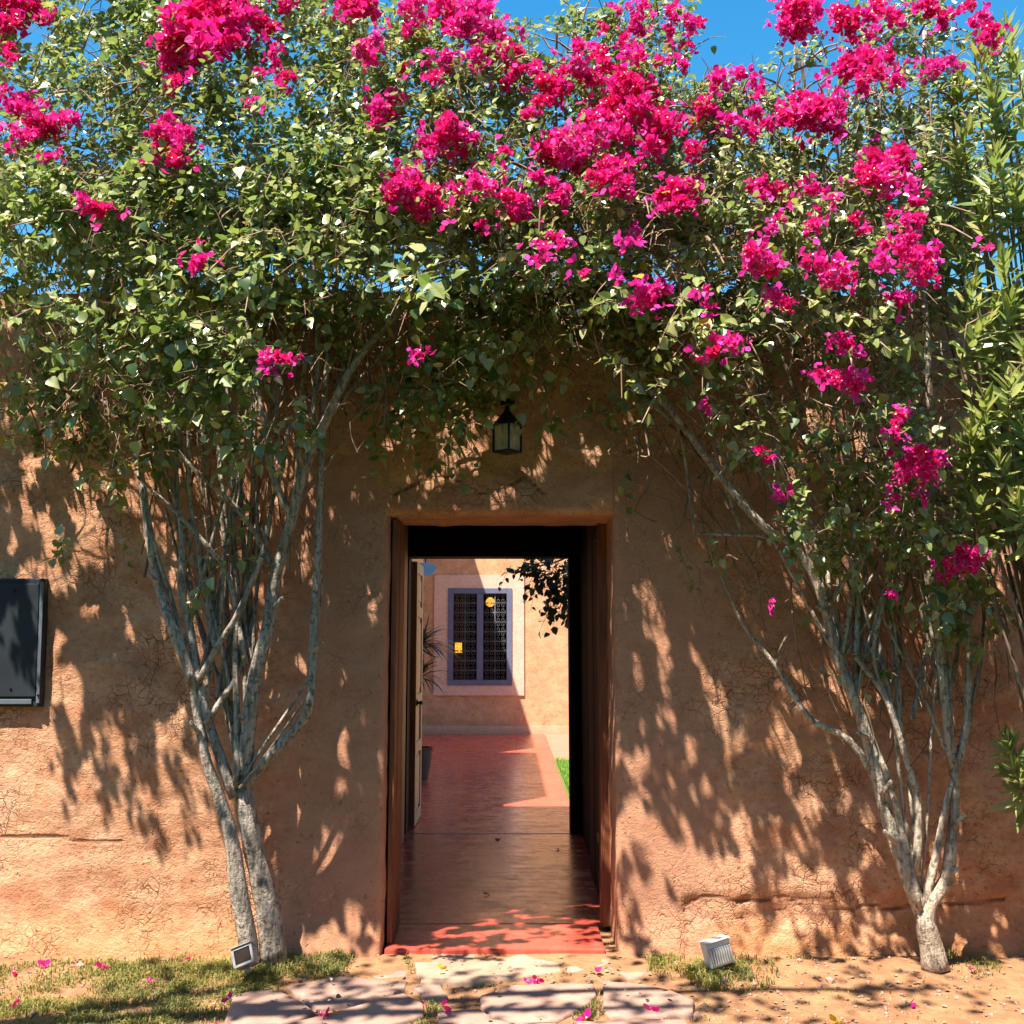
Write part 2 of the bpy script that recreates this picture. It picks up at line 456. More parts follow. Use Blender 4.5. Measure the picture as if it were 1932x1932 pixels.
def axis(fine_a, fine_b, step, far):
    a = list(np.arange(fine_a, fine_b + 1e-6, step))
    lo = [fine_a - d for d in (0.4, 1, 2.5, 6, 15, 40, far)]
    hi = [fine_b + d for d in (0.4, 1, 2.5, 6, 15, 40, far)]
    return np.array(lo[::-1] + a + hi)
gx = axis(-3.6, 3.6, 0.06, 120); gy = axis(-1.8, 0.3, 0.04, 120)
gv = [(x, y, ground_z(x, y)) for y in gy for x in gx]
nx = len(gx)
gf = [(j*nx+i, j*nx+i+1, (j+1)*nx+i+1, (j+1)*nx+i) for j in range(len(gy)-1) for i in range(nx-1)]
ground = link('ground', mesh_np('ground', gv, gf, True), M['soil'])
tag(ground, kind='structure')
low_bounce_lawn = link('lawn', mesh_np('lawn', [(-60, -90, .012), (60, -90, .012), (60, -1.12, .012), (-60, -1.12, .012)], [(0, 1, 2, 3)]), M['lawn'])  # unseen lawn, added dark to cut ground bounce onto the shaded wall
tag(low_bounce_lawn, kind='structure')

# ------------------------------------------------------------------ the earthen front wall with its doorway
WALL_TOP = 3.66
DX0, DX1 = float(P(726, 1500, 0)[0]), float(P(1163, 1500, 0)[0])      # doorway sides
DTOP = float(P(950, 972, 0)[2])
WALL_D = 0.5
def wall_top(x): return WALL_TOP + 0.05 * mnoise.noise(Vector((x * 1.3, 5, 0))) + 0.02 * mnoise.noise(Vector((x * 6, 9, 0)))

def wall_masks(x, z):
    pl = 0.0
    ex = max(DX0 - x, x - DX1, 0); ez = max(z - DTOP, 0)
    pl = 1 - float(smooth(0.38, 0.66, np.array(ex + 0.10 * mnoise.noise(Vector((x * 2, z * 2, 7)))))) if z < DTOP + 0.35 else 0
    pl = max(pl, (1 - float(smooth(0.05, 0.45, np.array(ez)))) * (1.0 if ex == 0 else 0.0) * 0.35)
    if ex == 0 and z > DTOP: pl = 0.3
    rough = 1.0
    return pl, rough

fissure_pts = [(1290, 1712), (1330, 1690), (1400, 1700), (1440, 1700), (1480, 1690), (1515, 1712), (1560, 1712), (1600, 1715), (1640, 1705), (1680, 1718), (1720, 1710), (1790, 1708), (1900, 1700)]
fissure2 = [(0, 1580), (100, 1578), (170, 1590), (230, 1588)]
fissure3 = [(740, 935), (800, 905), (850, 900), (905, 930), (950, 925), (990, 900), (1030, 935)]
FISS = [[P(a, b, 0) for a, b in L] for L in (fissure_pts, fissure2, fissure3)]
def seg_dist(x, z, L):
    best = 9
    for a, b in zip(L, L[1:]):
        ax, az, bx, bz = a[0], a[2], b[0], b[2]
        if x < min(ax, bx) - 0.1 or x > max(ax, bx) + 0.1: continue
        t = ((x-ax)*(bx-ax)+(z-az)*(bz-az))/((bx-ax)**2+(bz-az)**2)
        t = min(1, max(0, t))
        best = min(best, math.hypot(x-ax-t*(bx-ax), z-az-t*(bz-az)))
    return best

def wall_y(x, z):
    """relief of the front face; smaller y is towards the camera"""
    ex = max(DX0 - x, x - DX1, 0)
    pl, _ = wall_masks(x, z)
    r = 1 - 0.7 * pl
    y = 0.030 * mnoise.noise(Vector((x * 0.8, z * 0.9, 0)))
    y += 0.016 * r * mnoise.noise(Vector((x * 3.1, z * 4.2, 2)))
    y += 0.007 * r * mnoise.noise(Vector((x * 8, z * 12, 4)))
    y += 0.004 * r * mnoise.noise(Vector((x * 19, z * 30, 6)))
    # eroded, rougher band near the ground to the right of the door
    low = (1 - float(smooth(0.30, 0.36, np.array(z + 0.03 * mnoise.noise(Vector((x * 4, 1, 1))))))) * (1 if x > DX1 + 0.35 else 0.0)
    y += low * (0.018 + 0.014 * mnoise.noise(Vector((x * 14, z * 22, 8))))
    # foot of the wall swells towards the ground
    y -= 0.05 * (1 - float(smooth(0.0, 0.25, np.array(z)))) * (0 if ex == 0 else 1)
    # rounded arris round the doorway
    d = math.hypot(ex, max(z - DTOP, 0)) if (ex > 0 or z > DTOP) else 0
    if d < 0.05:
        y += 0.045 * (1 - math.sqrt(max(0, 1 - (1 - d / 0.05) ** 2)))
    return y

def grid_wall(xs, zs):
    V = []; A = []; B = []; C = []
    for z in zs:
        for x in xs:
            zz = z
            if z > 3.0: zz = 3.0 + (z - 3.0) * (wall_top(x) - 3.0) / (WALL_TOP - 3.0)
            # door edges wander a little
            xx = x
            V.append((xx, wall_y(x, zz), zz))
            pl, _ = wall_masks(x, zz)
            A.append(pl)
            c = 0.0
            if DX0 < x < DX1 and DTOP < zz < DTOP + 0.24 and P(0,0,0) is not None:
                c = 0.9 * float(smooth(0.02, 0.08, np.array(zz - DTOP))) * (1 - float(smooth(0.14, 0.24, np.array(zz - DTOP)))) * (1 - float(smooth(0.12, 0.35, np.array(abs(x + 0.05)))))
            B.append(c)
            f = 0.0
            for L in FISS:
                d = seg_dist(x, zz, L)
                f = max(f, 1 - min(1, d / 0.028))
            C.append(f)
    n = len(xs)
    F = [(j*n+i, j*n+i+1, (j+1)*n+i+1, (j+1)*n+i) for j in range(len(zs)-1) for i in range(n-1)]
    return V, F, A, B, C

def span(a, b, step):
    n = max(1, int(round((b - a) / step)))
    return list(np.linspace(a, b, n + 1))
edge = [0.0, 0.006, 0.013, 0.022, 0.034, 0.05]
xl = sorted(set(span(-5.0, -3.2, 0.08)[:-1] + span(-3.2, DX0 - 0.05, 0.022)[:-1])) + [DX0 - e for e in reversed(edge)]
xm = span(DX0, DX1, 0.022)
xr = [DX1 + e for e in edge] + span(DX1 + 0.05, 3.2, 0.022)[1:] + span(3.2, 5.0, 0.08)[1:]
z_low = span(-0.05, DTOP, 0.022)
z_up = [DTOP + e for e in edge] + span(DTOP + 0.05, WALL_TOP, 0.024)[1:]
allV = []; allF = []; attrs = ([], [], [])
def addpart(xs, zs):
    V, F, A, B, C = grid_wall(xs, zs)
    o = len(allV)
    allV.extend(V); allF.extend([tuple(i + o for i in f) for f in F])
    for s, t in zip(attrs, (A, B, C)): s.extend(t)
addpart(xl, z_low); addpart(xr, z_low); addpart(xl[:-1] + xm + xr[1:], z_up)
def addquads(grid, plv=0.3):
    o = len(allV); n = len(grid[0])
    for row in grid: allV.extend(row)
    k = len(grid) * n
    attrs[0].extend([plv] * k); attrs[1].extend([0] * k); attrs[2].extend([0] * k)
    allF.extend([(o+j*n+i, o+j*n+i+1, o+(j+1)*n+i+1, o+(j+1)*n+i) for j in range(len(grid)-1) for i in range(n-1)])
def nz3(x, y, z, s): return mnoise.noise(Vector((x*s, y*s, z*s)))
ys = span(0.0, WALL_D, 0.05)
def rev(x, y, z): return 0.008 * nz3(x, y, z, 6) + 0.004 * nz3(x, y, z, 17)
def yfront(x, z): return wall_y(x, z)
# reveals: left side, right side and the soffit of the doorway
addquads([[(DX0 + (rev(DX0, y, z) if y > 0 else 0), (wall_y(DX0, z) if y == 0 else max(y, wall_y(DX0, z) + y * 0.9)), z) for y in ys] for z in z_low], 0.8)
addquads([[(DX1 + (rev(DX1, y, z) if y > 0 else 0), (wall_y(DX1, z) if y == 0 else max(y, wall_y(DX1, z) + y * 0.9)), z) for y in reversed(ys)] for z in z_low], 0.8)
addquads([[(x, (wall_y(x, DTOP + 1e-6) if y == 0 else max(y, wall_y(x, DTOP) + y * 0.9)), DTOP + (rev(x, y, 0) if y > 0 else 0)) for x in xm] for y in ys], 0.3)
# top and back of the wall
addquads([[(x, wall_y(x, wall_top(x)) + (WALL_D - wall_y(x, wall_top(x))) * t, wall_top(x) + 0.04 * math.sin(math.pi * t)) for x in span(-5, 5, 0.1)] for t in (0, 0.33, 0.66, 1)])
addquads([[(x, WALL_D, z) for x in span(5, DX1, 0.3)] for z in (-0.05, 1.2, DTOP)])
addquads([[(x, WALL_D, z) for x in span(DX0, -5, 0.3)] for z in (-0.05, 1.2, DTOP)])
addquads([[(x, WALL_D, z if z < 3.5 else wall_top(x)) for x in span(5, -5, 0.1)] for z in (DTOP, 3.0, WALL_TOP)])
for sx in (-5.0, 5.0):
    addquads([[(sx, wall_y(sx, z) if y == 0 else WALL_D, z) for y in (0, 1)] for z in (-0.05, 1, 2, 3, wall_top(sx))])
wall_me = mesh_np('earth_wall', allV, allF, True)
for nm, vals in zip(('plaster', 'crack', 'fissure'), attrs):
    a = wall_me.attributes.new(nm, 'FLOAT', 'POINT'); a.data.foreach_set('value', np.asarray(vals, dtype=np.float32))
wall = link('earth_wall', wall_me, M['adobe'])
tag(wall, 'rough orange earthen garden wall pierced by the open doorway', 'wall')

# ------------------------------------------------------------------ passage behind the doorway
IXL, IXR = -0.97, 0.60
BACK_Y = 3.45
passage = empty('gate_passage', (0, 1.8, 0), 'dark roofed passage running back from the doorway to the courtyard', 'passage')
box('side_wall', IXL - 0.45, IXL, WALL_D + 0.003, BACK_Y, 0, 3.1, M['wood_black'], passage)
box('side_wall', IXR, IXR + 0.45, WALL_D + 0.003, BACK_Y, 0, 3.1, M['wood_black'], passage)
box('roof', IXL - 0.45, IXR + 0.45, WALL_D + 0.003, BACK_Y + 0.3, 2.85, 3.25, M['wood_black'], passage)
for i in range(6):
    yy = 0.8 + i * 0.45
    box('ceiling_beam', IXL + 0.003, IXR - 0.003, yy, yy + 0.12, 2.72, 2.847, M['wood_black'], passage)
LINT_Z = float(P(930, 1050, BACK_Y)[2])
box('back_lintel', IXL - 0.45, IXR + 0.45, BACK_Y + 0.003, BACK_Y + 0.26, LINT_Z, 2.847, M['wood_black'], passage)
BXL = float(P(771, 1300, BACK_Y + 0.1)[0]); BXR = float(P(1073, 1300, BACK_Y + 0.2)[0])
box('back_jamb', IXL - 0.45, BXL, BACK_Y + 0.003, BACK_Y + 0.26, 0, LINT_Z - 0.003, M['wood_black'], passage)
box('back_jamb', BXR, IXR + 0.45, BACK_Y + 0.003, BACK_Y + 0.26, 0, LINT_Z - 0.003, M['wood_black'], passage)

def plank_door(name, x, face, y0, y1, z0, z1, nplank, label, mat):
    d = empty(name, (x, y0, z0), label, 'door')
    w = (y1 - y0) / nplank
    for i in range(nplank):
        off = 0.003 * random.uniform(-1, 1)
        bm = bmesh.new()
        box_bm(bm, x - 0.022 + off, x + 0.022 + off, y0 + i * w + 0.003, y0 + (i + 1) * w - 0.003, z0, z1, 0.004)
        me = bpy.data.meshes.new('plank'); bm.to_mesh(me); bm.free()
        link('plank', me, mat, d)
    for zz in (z0 + 0.25, (z0 + z1) / 2, z1 - 0.3):
        box('ledge', x - face * 0.055, x - face * 0.026, y0 + 0.02, y1 - 0.02, zz, zz + 0.14, mat, d)
    for zz in (z0 + 0.35, z1 - 0.35):
        box('strap_hinge', min(x + face * 0.024, x + face * 0.034), max(x + face * 0.024, x + face * 0.034), y0 + 0.01, y0 + 0.5, zz, zz + 0.045, M['iron'], d, 0.002)
    return d
plank_door('plank_door', -0.905, 1, 1.55, 3.1, FLOOR_Z + 0.01, 2.68, 9, 'reddish brown plank door folded back against the left side of the passage', M['wood'])
plank_door('plank_door', 0.575, -1, 0.62, 1.9, FLOOR_Z + 0.01, 2.68, 8, 'dark plank door folded back against the right side of the passage', M['wood_dark'])
# timber post on the right of the opening
dl = empty('jamb_lining', (DX0 + .03, .25, 0), 'reddish brown board lining the left side of the doorway', 'board')
for i in range(3):
    box('lining_board', DX0 + .012, DX0 + .040 + .003 * (i % 2), .075 + i * .142, .075 + i * .142 + .138, FLOOR_Z + .002, DTOP - .012, M['wood'], dl, .004)
gp = empty('door_post', (0.58, 0.3, 0), 'narrow timber door post inside the right edge of the doorway', 'post')
px0 = float(P(1131, 1400, 0.45)[0]); px1 = float(P(1152, 1400, 0.45)[0])
box('post_shaft', px0, px1, 0.42, 0.56, FLOOR_Z + 0.002, DTOP + 0.3, M['wood'], gp, 0.008)
box('post_block', px1 - 0.012, px1 + 0.02, 0.30, 0.415, FLOOR_Z + 0.002, FLOOR_Z + 0.22, M['wood_tan'], gp, 0.005)

# carved leaf at the back, opened into the courtyard
cd = empty('panelled_door', (-0.9, 3.75, 0), 'tan panelled door leaf opened into the courtyard at the passage end', 'door')
cx = -0.890
y0, y1, z0, z1 = BACK_Y + 0.28, 4.40, FLOOR_Z + 0.01, LINT_Z - 0.02
box('leaf_core', cx - 0.02, cx + 0.012, y0 + 0.06, y1 - 0.06, z0 + 0.06, z1 - 0.06, M['wood_tan'], cd)
box('stile', cx - 0.026, cx + 0.03, y0, y0 + 0.1, z0, z1, M['wood_tan'], cd)
box('stile', cx - 0.026, cx + 0.03, y1 - 0.1, y1, z0, z1, M['wood_tan'], cd)
for zz in (z0, z0 + 0.62, z0 + 1.05, z0 + 1.85, z1 - 0.1):
    box('rail', cx - 0.025, cx + 0.029, y0 + 0.102, y1 - 0.102, zz, zz + 0.1, M['wood_tan'], cd)
for za, zb in ((z0 + 0.14, z0 + 0.58), (z0 + 1.2, z0 + 1.8), (z0 + 2.0, z1 - 0.15)):
    box('raised_panel', cx + 0.014, cx + 0.024, y0 + 0.16, y1 - 0.16, za, zb, M['wood_tan'], cd, 0.006)
hb = bmesh.new(); lathe(hb, [(0.004, 0), (0.03, 0.004), (0.03, 0.012), (0.012, 0.02), (0.02, 0.05), (0.006, 0.06)], 12)
bmesh.ops.rotate(hb, verts=hb.verts, cent=(0, 0, 0), matrix=Matrix.Rotation(math.pi / 2, 3, 'Y'))
bmesh.ops.translate(hb, verts=hb.verts, vec=(cx + 0.03, y0 + 0.05, 1.15))
me = bpy.data.meshes.new('handle'); hb.to_mesh(me); hb.free(); link('handle', me, M['iron'], cd)

# ------------------------------------------------------------------ red floors
fl = empty('floor', (0, 0, 0), kind='structure')
EDGE_X = 0.60
JOINT_Y = float(G(930, 1573, FLOOR_Z)[1])
def slab(name, x0, x1, y0, y1, z1, mat, parent):
    return box(name, x0, x1, y0, y1, z1 - 0.12, z1, mat, parent, 0.008)
fe = float(G(950, 1791, FLOOR_Z)[1])
slab('passage_slab', IXL, IXR, WALL_D + 0.002, JOINT_Y - 0.012, FLOOR_Z, M['red_floor'], fl)
slab('threshold_slab', DX0 + 0.012, DX1 - 0.07, fe, WALL_D - 0.004, FLOOR_Z, M['red_floor'], fl)
slab('courtyard_slab', -2.4, EDGE_X, JOINT_Y + 0.012, 14.1, FLOOR_Z, M['red_floor'], fl)
terr = box('terrace', EDGE_X + .01, 9, 9.6, 14.1, -0.06, 0.055, M['terrace'], None, 0.006)
tag(terr, kind='structure')

# ------------------------------------------------------------------ courtyard house
FAR_Y = 14.2
house = empty('courtyard_house', (0, FAR_Y, 0), 'sunlit peach house wall with a window seen through the doorway', 'house')
W0 = P(846, 1110, FAR_Y); W1 = P(966, 1293, FAR_Y)     # window opening
wx0, wx1, wz0, wz1 = float(W0[0]), float(W1[0]), float(W1[2]), float(W0[2])
HT = 7.0
def wall_piece(x0, x1, z0, z1): box('wall', x0, x1, FAR_Y, FAR_Y + 0.4, z0, z1, M['adobe_far'], house, 0.0)
wall_piece(-6, wx0, 0, HT); wall_piece(wx1, 9, 0, HT); wall_piece(wx0, wx1, 0, wz0); wall_piece(wx0, wx1, wz1, HT)
S0 = P(820, 1085, FAR_Y); S1 = P(989, 1312, FAR_Y)
sx0, sx1, sz0, sz1 = float(S0[0]), float(S1[0]), float(S1[2]), float(S0[2])
for a in ((sx0, wx0, sz0, sz1), (wx1, sx1, sz0, sz1), (wx0, wx1, sz0, wz0), (wx0, wx1, wz1, sz1)):
    box('plaster_surround', a[0], a[1], FAR_Y - 0.03, FAR_Y - 0.002, a[2], a[3], M['plaster'], house, 0.0)
box('base_skirting', -1.8, 9, FAR_Y - 0.02, FAR_Y - 0.002, 0, 0.2, M['plaster'], house, 0.0)
win = empty('window', (wx0, FAR_Y, wz0)); win.parent = house; win.matrix_parent_inverse = Matrix.Translation(-Vector(house.location))
win.location = (wx0, FAR_Y, wz0)
def child2(name, x0, x1, y0, y1, z0, z1, mat, bev=0.004):
    bm = bmesh.new(); box_bm(bm, x0 - wx0, x1 - wx0, y0 - FAR_Y, y1 - FAR_Y, z0 - wz0, z1 - wz0, bev)
    me = bpy.data.meshes.new(name); bm.to_mesh(me); bm.free()
    me.materials.append(mat); o = bpy.data.objects.new(name, me); COL.objects.link(o); o.parent = win
    return o
fw = 0.10
ya, yb = FAR_Y - 0.05, FAR_Y + 0.08
child2('frame', wx0, wx0 + fw, ya, yb, wz0, wz1, M['lavender']); child2('frame', wx1 - fw, wx1, ya, yb, wz0, wz1, M['lavender'])
child2('frame', wx0 + fw + .002, wx1 - fw - .002, ya, yb, wz0, wz0 + fw, M['lavender']); child2('frame', wx0 + fw + .002, wx1 - fw - .002, ya, yb, wz1 - fw, wz1, M['lavender'])
xc = (wx0 + wx1) / 2
child2('mullion', xc - 0.06, xc + 0.06, ya + 0.01, yb, wz0 + fw + .002, wz1 - fw - .002, M['lavender'])
for a, b in ((wx0 + fw, xc - 0.06), (xc + 0.06, wx1 - fw)):
    child2('pane', a + .002, b - .002, FAR_Y + 0.03, FAR_Y + 0.036, wz0 + fw, wz1 - fw, M['pane'], 0.0)
# wrought iron scrolls in front of each pane
def scroll_grille(a, b):
    V = []; F = []
    def add(pts, r):
        v, f = tube_vf(np.array(pts), [r] * len(pts), 5, 0, len(V)); V.extend(v); F.extend(f)
    w = b - a; cols = 2; cw = w / cols; y = FAR_Y - 0.015
    rows = 9; chh = (wz1 - wz0 - 2 * fw) / rows
    for j in range(rows):
        zc = wz0 + fw + (j + 0.5) * chh
        for i in range(cols):
            xx = a + (i + 0.5) * cw
            for s in (-1, 1):
                for q in (-1, 1):
                    rr0 = cw * 0.23
                    add([(xx - wx0 + s * (cw * .24 + rr0 * (1 - t / 9.5) * math.cos(t)), y - FAR_Y, zc - wz0 + q * (chh * .24 + rr0 * (1 - t / 9.5) * math.sin(t))) for t in np.linspace(0.3, 8.6, 22)], 0.005)
        add([(a - wx0, y - FAR_Y, zc - wz0 + chh / 2), (b - wx0, y - FAR_Y, zc - wz0 + chh / 2)], 0.008)
    for i in range(cols + 1):
        if i in (0, cols): continue
        add([(a - wx0 + i * cw, y - FAR_Y, fw), (a - wx0 + i * cw, y - FAR_Y, wz1 - wz0 - fw)], 0.010)
    me = mesh_from('scroll_grille', V, F); me.materials.append(M['grille'])
    o = bpy.data.objects.new('scroll_grille', me); COL.objects.link(o); o.parent = win
scroll_grille(wx0 + fw + 0.01, xc - 0.07); scroll_grille(xc + 0.07, wx1 - fw - 0.01)
# room behind the window
ry0, ry1 = FAR_Y + 0.402, FAR_Y + 3.6
box('room_wall', -3.0, 2.4, ry1, ry1 + 0.1, 0, 3.6, M['room'], house, 0.0)
box('room_wall', -3.1, -3.002, ry0, ry1 + 0.1, 0, 3.6, M['room'], house, 0.0)
box('room_wall', 2.402, 2.5, ry0, ry1 + 0.1, 0, 3.6, M['room'], house, 0.0)
box('room_ceiling', -3.1, 2.5, ry0, ry1 + 0.1, 3.602, 3.7, M['room'], house, 0.0)
box('room_floor', -3.1, 2.5, ry0, ry1 + 0.1, -0.05, 0.04, M['room'], house, 0.0)
# side wings that shade the left of the courtyard
box('side_wing', -4.5, -1.22, 3.76, 8.6, 0, 4.9, M['adobe_far'], house, 0.0)
box('side_wing', -6.0, -1.80, 8.603, FAR_Y - 0.003, 0, 6.62, M['adobe_far'], house, 0.0)

# lamps inside
def lamp(name, px, py, y, r, shade, label):
    c = P(px, py, y)
    l = empty(name, tuple(c), label, 'lamp')
    bm = bmesh.new()
    prof = [(r * .3, -r), (r * .8, -r * .6), (r, 0), (r * .8, r * .6), (r * .3, r)] if shade == 'globe' else [(r * .9, -r * 1.3), (r * .95, -r * 1.2), (r * .9, r * 1.2), (r * .8, r * 1.3)]
    lathe(bm, prof, 14, c)
    me = bpy.data.meshes.new('lamp_shade'); bm.to_mesh(me); bm.free(); link('lamp_shade', me, M['lamp_glow'], l)
    bm = bmesh.new()
    if shade == 'globe': lathe(bm, [(0.012, r * 1.02), (0.012, 3.6 - c[2])], 8, c)
    else: lathe(bm, [(0.012, -r * 1.32), (0.012, -c[2] + 0.12), (0.12, -c[2] + 0.1), (0.12, -c[2] + 0.045)][::-1], 8, c)
    me = bpy.data.meshes.new('stem'); bm.to_mesh(me); bm.free(); link('stem', me, M['iron'], l)
lamp('hanging_lamp', 925, 1136, FAR_Y + 1.6, 0.095, 'globe', 'glowing yellow globe lamp hanging inside the window at upper right')
lamp('floor_lamp', 865, 1222, FAR_Y + 2.2, 0.08, 'drum', 'glowing yellow drum shade lamp standing inside the window at lower left')

# pale blue pointed sign
sgy = 6.4
sg = empty('pointed_sign', tuple(P(805, 1073, sgy)), 'pale blue pointed sign hanging at the top left of the courtyard', 'sign')
bm = bmesh.new()
outl = [(790, 1062), (812, 1060), (826, 1072), (812, 1086), (790, 1087)]
fr = [bm.verts.new(P(a, b, sgy)) for a, b in outl]; bk = [bm.verts.new(P(a, b, sgy) + np.array((0, 0.03, 0))) for a, b in outl]
bm.faces.new(fr); bm.faces.new(bk[::-1])
for i in range(5): bm.faces.new((fr[i], bk[i], bk[(i+1) % 5], fr[(i+1) % 5]))
bmesh.ops.recalc_face_normals(bm, faces=bm.faces)
me = bpy.data.meshes.new('sign_board'); bm.to_mesh(me); bm.free(); link('sign_board', me, M['blue_sign'], sg)
tube('hanger', [P(803, 1061, sgy + .015), P(803, 1030, sgy + .015)], 0.008, 0.008, M['iron'], sg, 6, 0.1, 0)
tube('bracket', [P(803, 1030, sgy + .015), P(776, 1028, sgy + .015)], 0.01, 0.01, M['iron'], sg, 6, 0.1, 0)

# ------------------------------------------------------------------ leaf machinery
# templates: tip along +Y, blade in XY, upper side +Z; unit length
LEAF6_V = np.array([(0, 0, 0), (-.42, .24, .09), (-.30, .64, .04), (0, 1.0, -.10), (.42, .24, .09), (.30, .64, .04)])
LEAF6_F = np.array([(0, 3, 2, 1), (0, 4, 5, 3)])
LANCE_V = np.array([(0, 0, 0), (-.125, .30, .03), (-.10, .68, .0), (0, 1.0, -.04), (.125, .30, .03), (.10, .68, .0)])
LANCE_F = LEAF6_F
BIG_V = np.array([(0, 0, 0), (-.26, .02, .06), (-.43, .22, .09), (-.36, .52, .06), (-.17, .82, .0), (0, 1.02, -.11), (.17, .82, .0), (.36, .52, .06), (.43, .22, .09), (.26, .02, .06), (0, .48, -.015)])
BIG_F = [(10, 0, 1, 2), (10, 2, 3), (10, 3, 4, 5), (10, 5, 6, 7), (10, 7, 8), (10, 8, 9, 0)]

def frames(tip, nrm):
    """rotation matrices (n,3,3) with columns x, tip, normal"""
    tip = tip / (np.linalg.norm(tip, axis=1)[:, None] + 1e-9)
    nrm = nrm - tip * np.sum(tip * nrm, axis=1)[:, None]
    nrm = nrm / (np.linalg.norm(nrm, axis=1)[:, None] + 1e-9)
    x = np.cross(tip, nrm)
    return np.stack((x, tip, nrm), axis=2)

def place(tv, tf, pos, R, size, widen=None):
    n = len(pos); k = len(tv)
    t = np.repeat(tv[None], n, axis=0) * size[:, None, None]
    if widen is not None: t[:, :, 0] *= widen[:, None]
    V = np.einsum('nij,nkj->nki', R, t) + pos[:, None, :]
    F = (tf[None] + (np.arange(n) * k)[:, None, None]).reshape(-1, tf.shape[1])
    return V.reshape(-1, 3), F

GAPS = [(18, 180, 26, 26), (62, 62, 34, 20), (178, 12, 34, 14), (172, 96, 18, 20), (46, 432, 22, 13), (88, 436, 12, 9), (62, 358, 18, 10), (438, 366, 15, 12), (300, 425, 16, 10),
        (1000, 15, 62, 20), (1050, 85, 34, 26), (1115, 12, 22, 12), (1080, 105, 26, 10), (715, 60, 20, 12), (1325, 110, 22, 45), (1385, 40, 62, 60), (1395, 105, 35, 25), (1380, 432, 18, 16), (1330, 430, 14, 8),
        (1540, 150, 22, 28), (1572, 95, 14, 30), (1455, 150, 25, 14), (1740, 75, 10, 30), (1715, 180, 14, 28), (1820, 45, 16, 26), (1420, 375, 8, 7), (1690, 380, 8, 12), (1740, 420, 8, 18), (1800, 380, 10, 18), (1790, 420, 12, 14), (1090, 430, 14, 10), (756, 425, 10, 7)]

def in_gap(px, py):
    m = np.zeros(len(px), bool)
    for a, b, c, d in GAPS:
        m |= ((px - a) / c) ** 2 + ((py - b) / d) ** 2 < 1
    return m

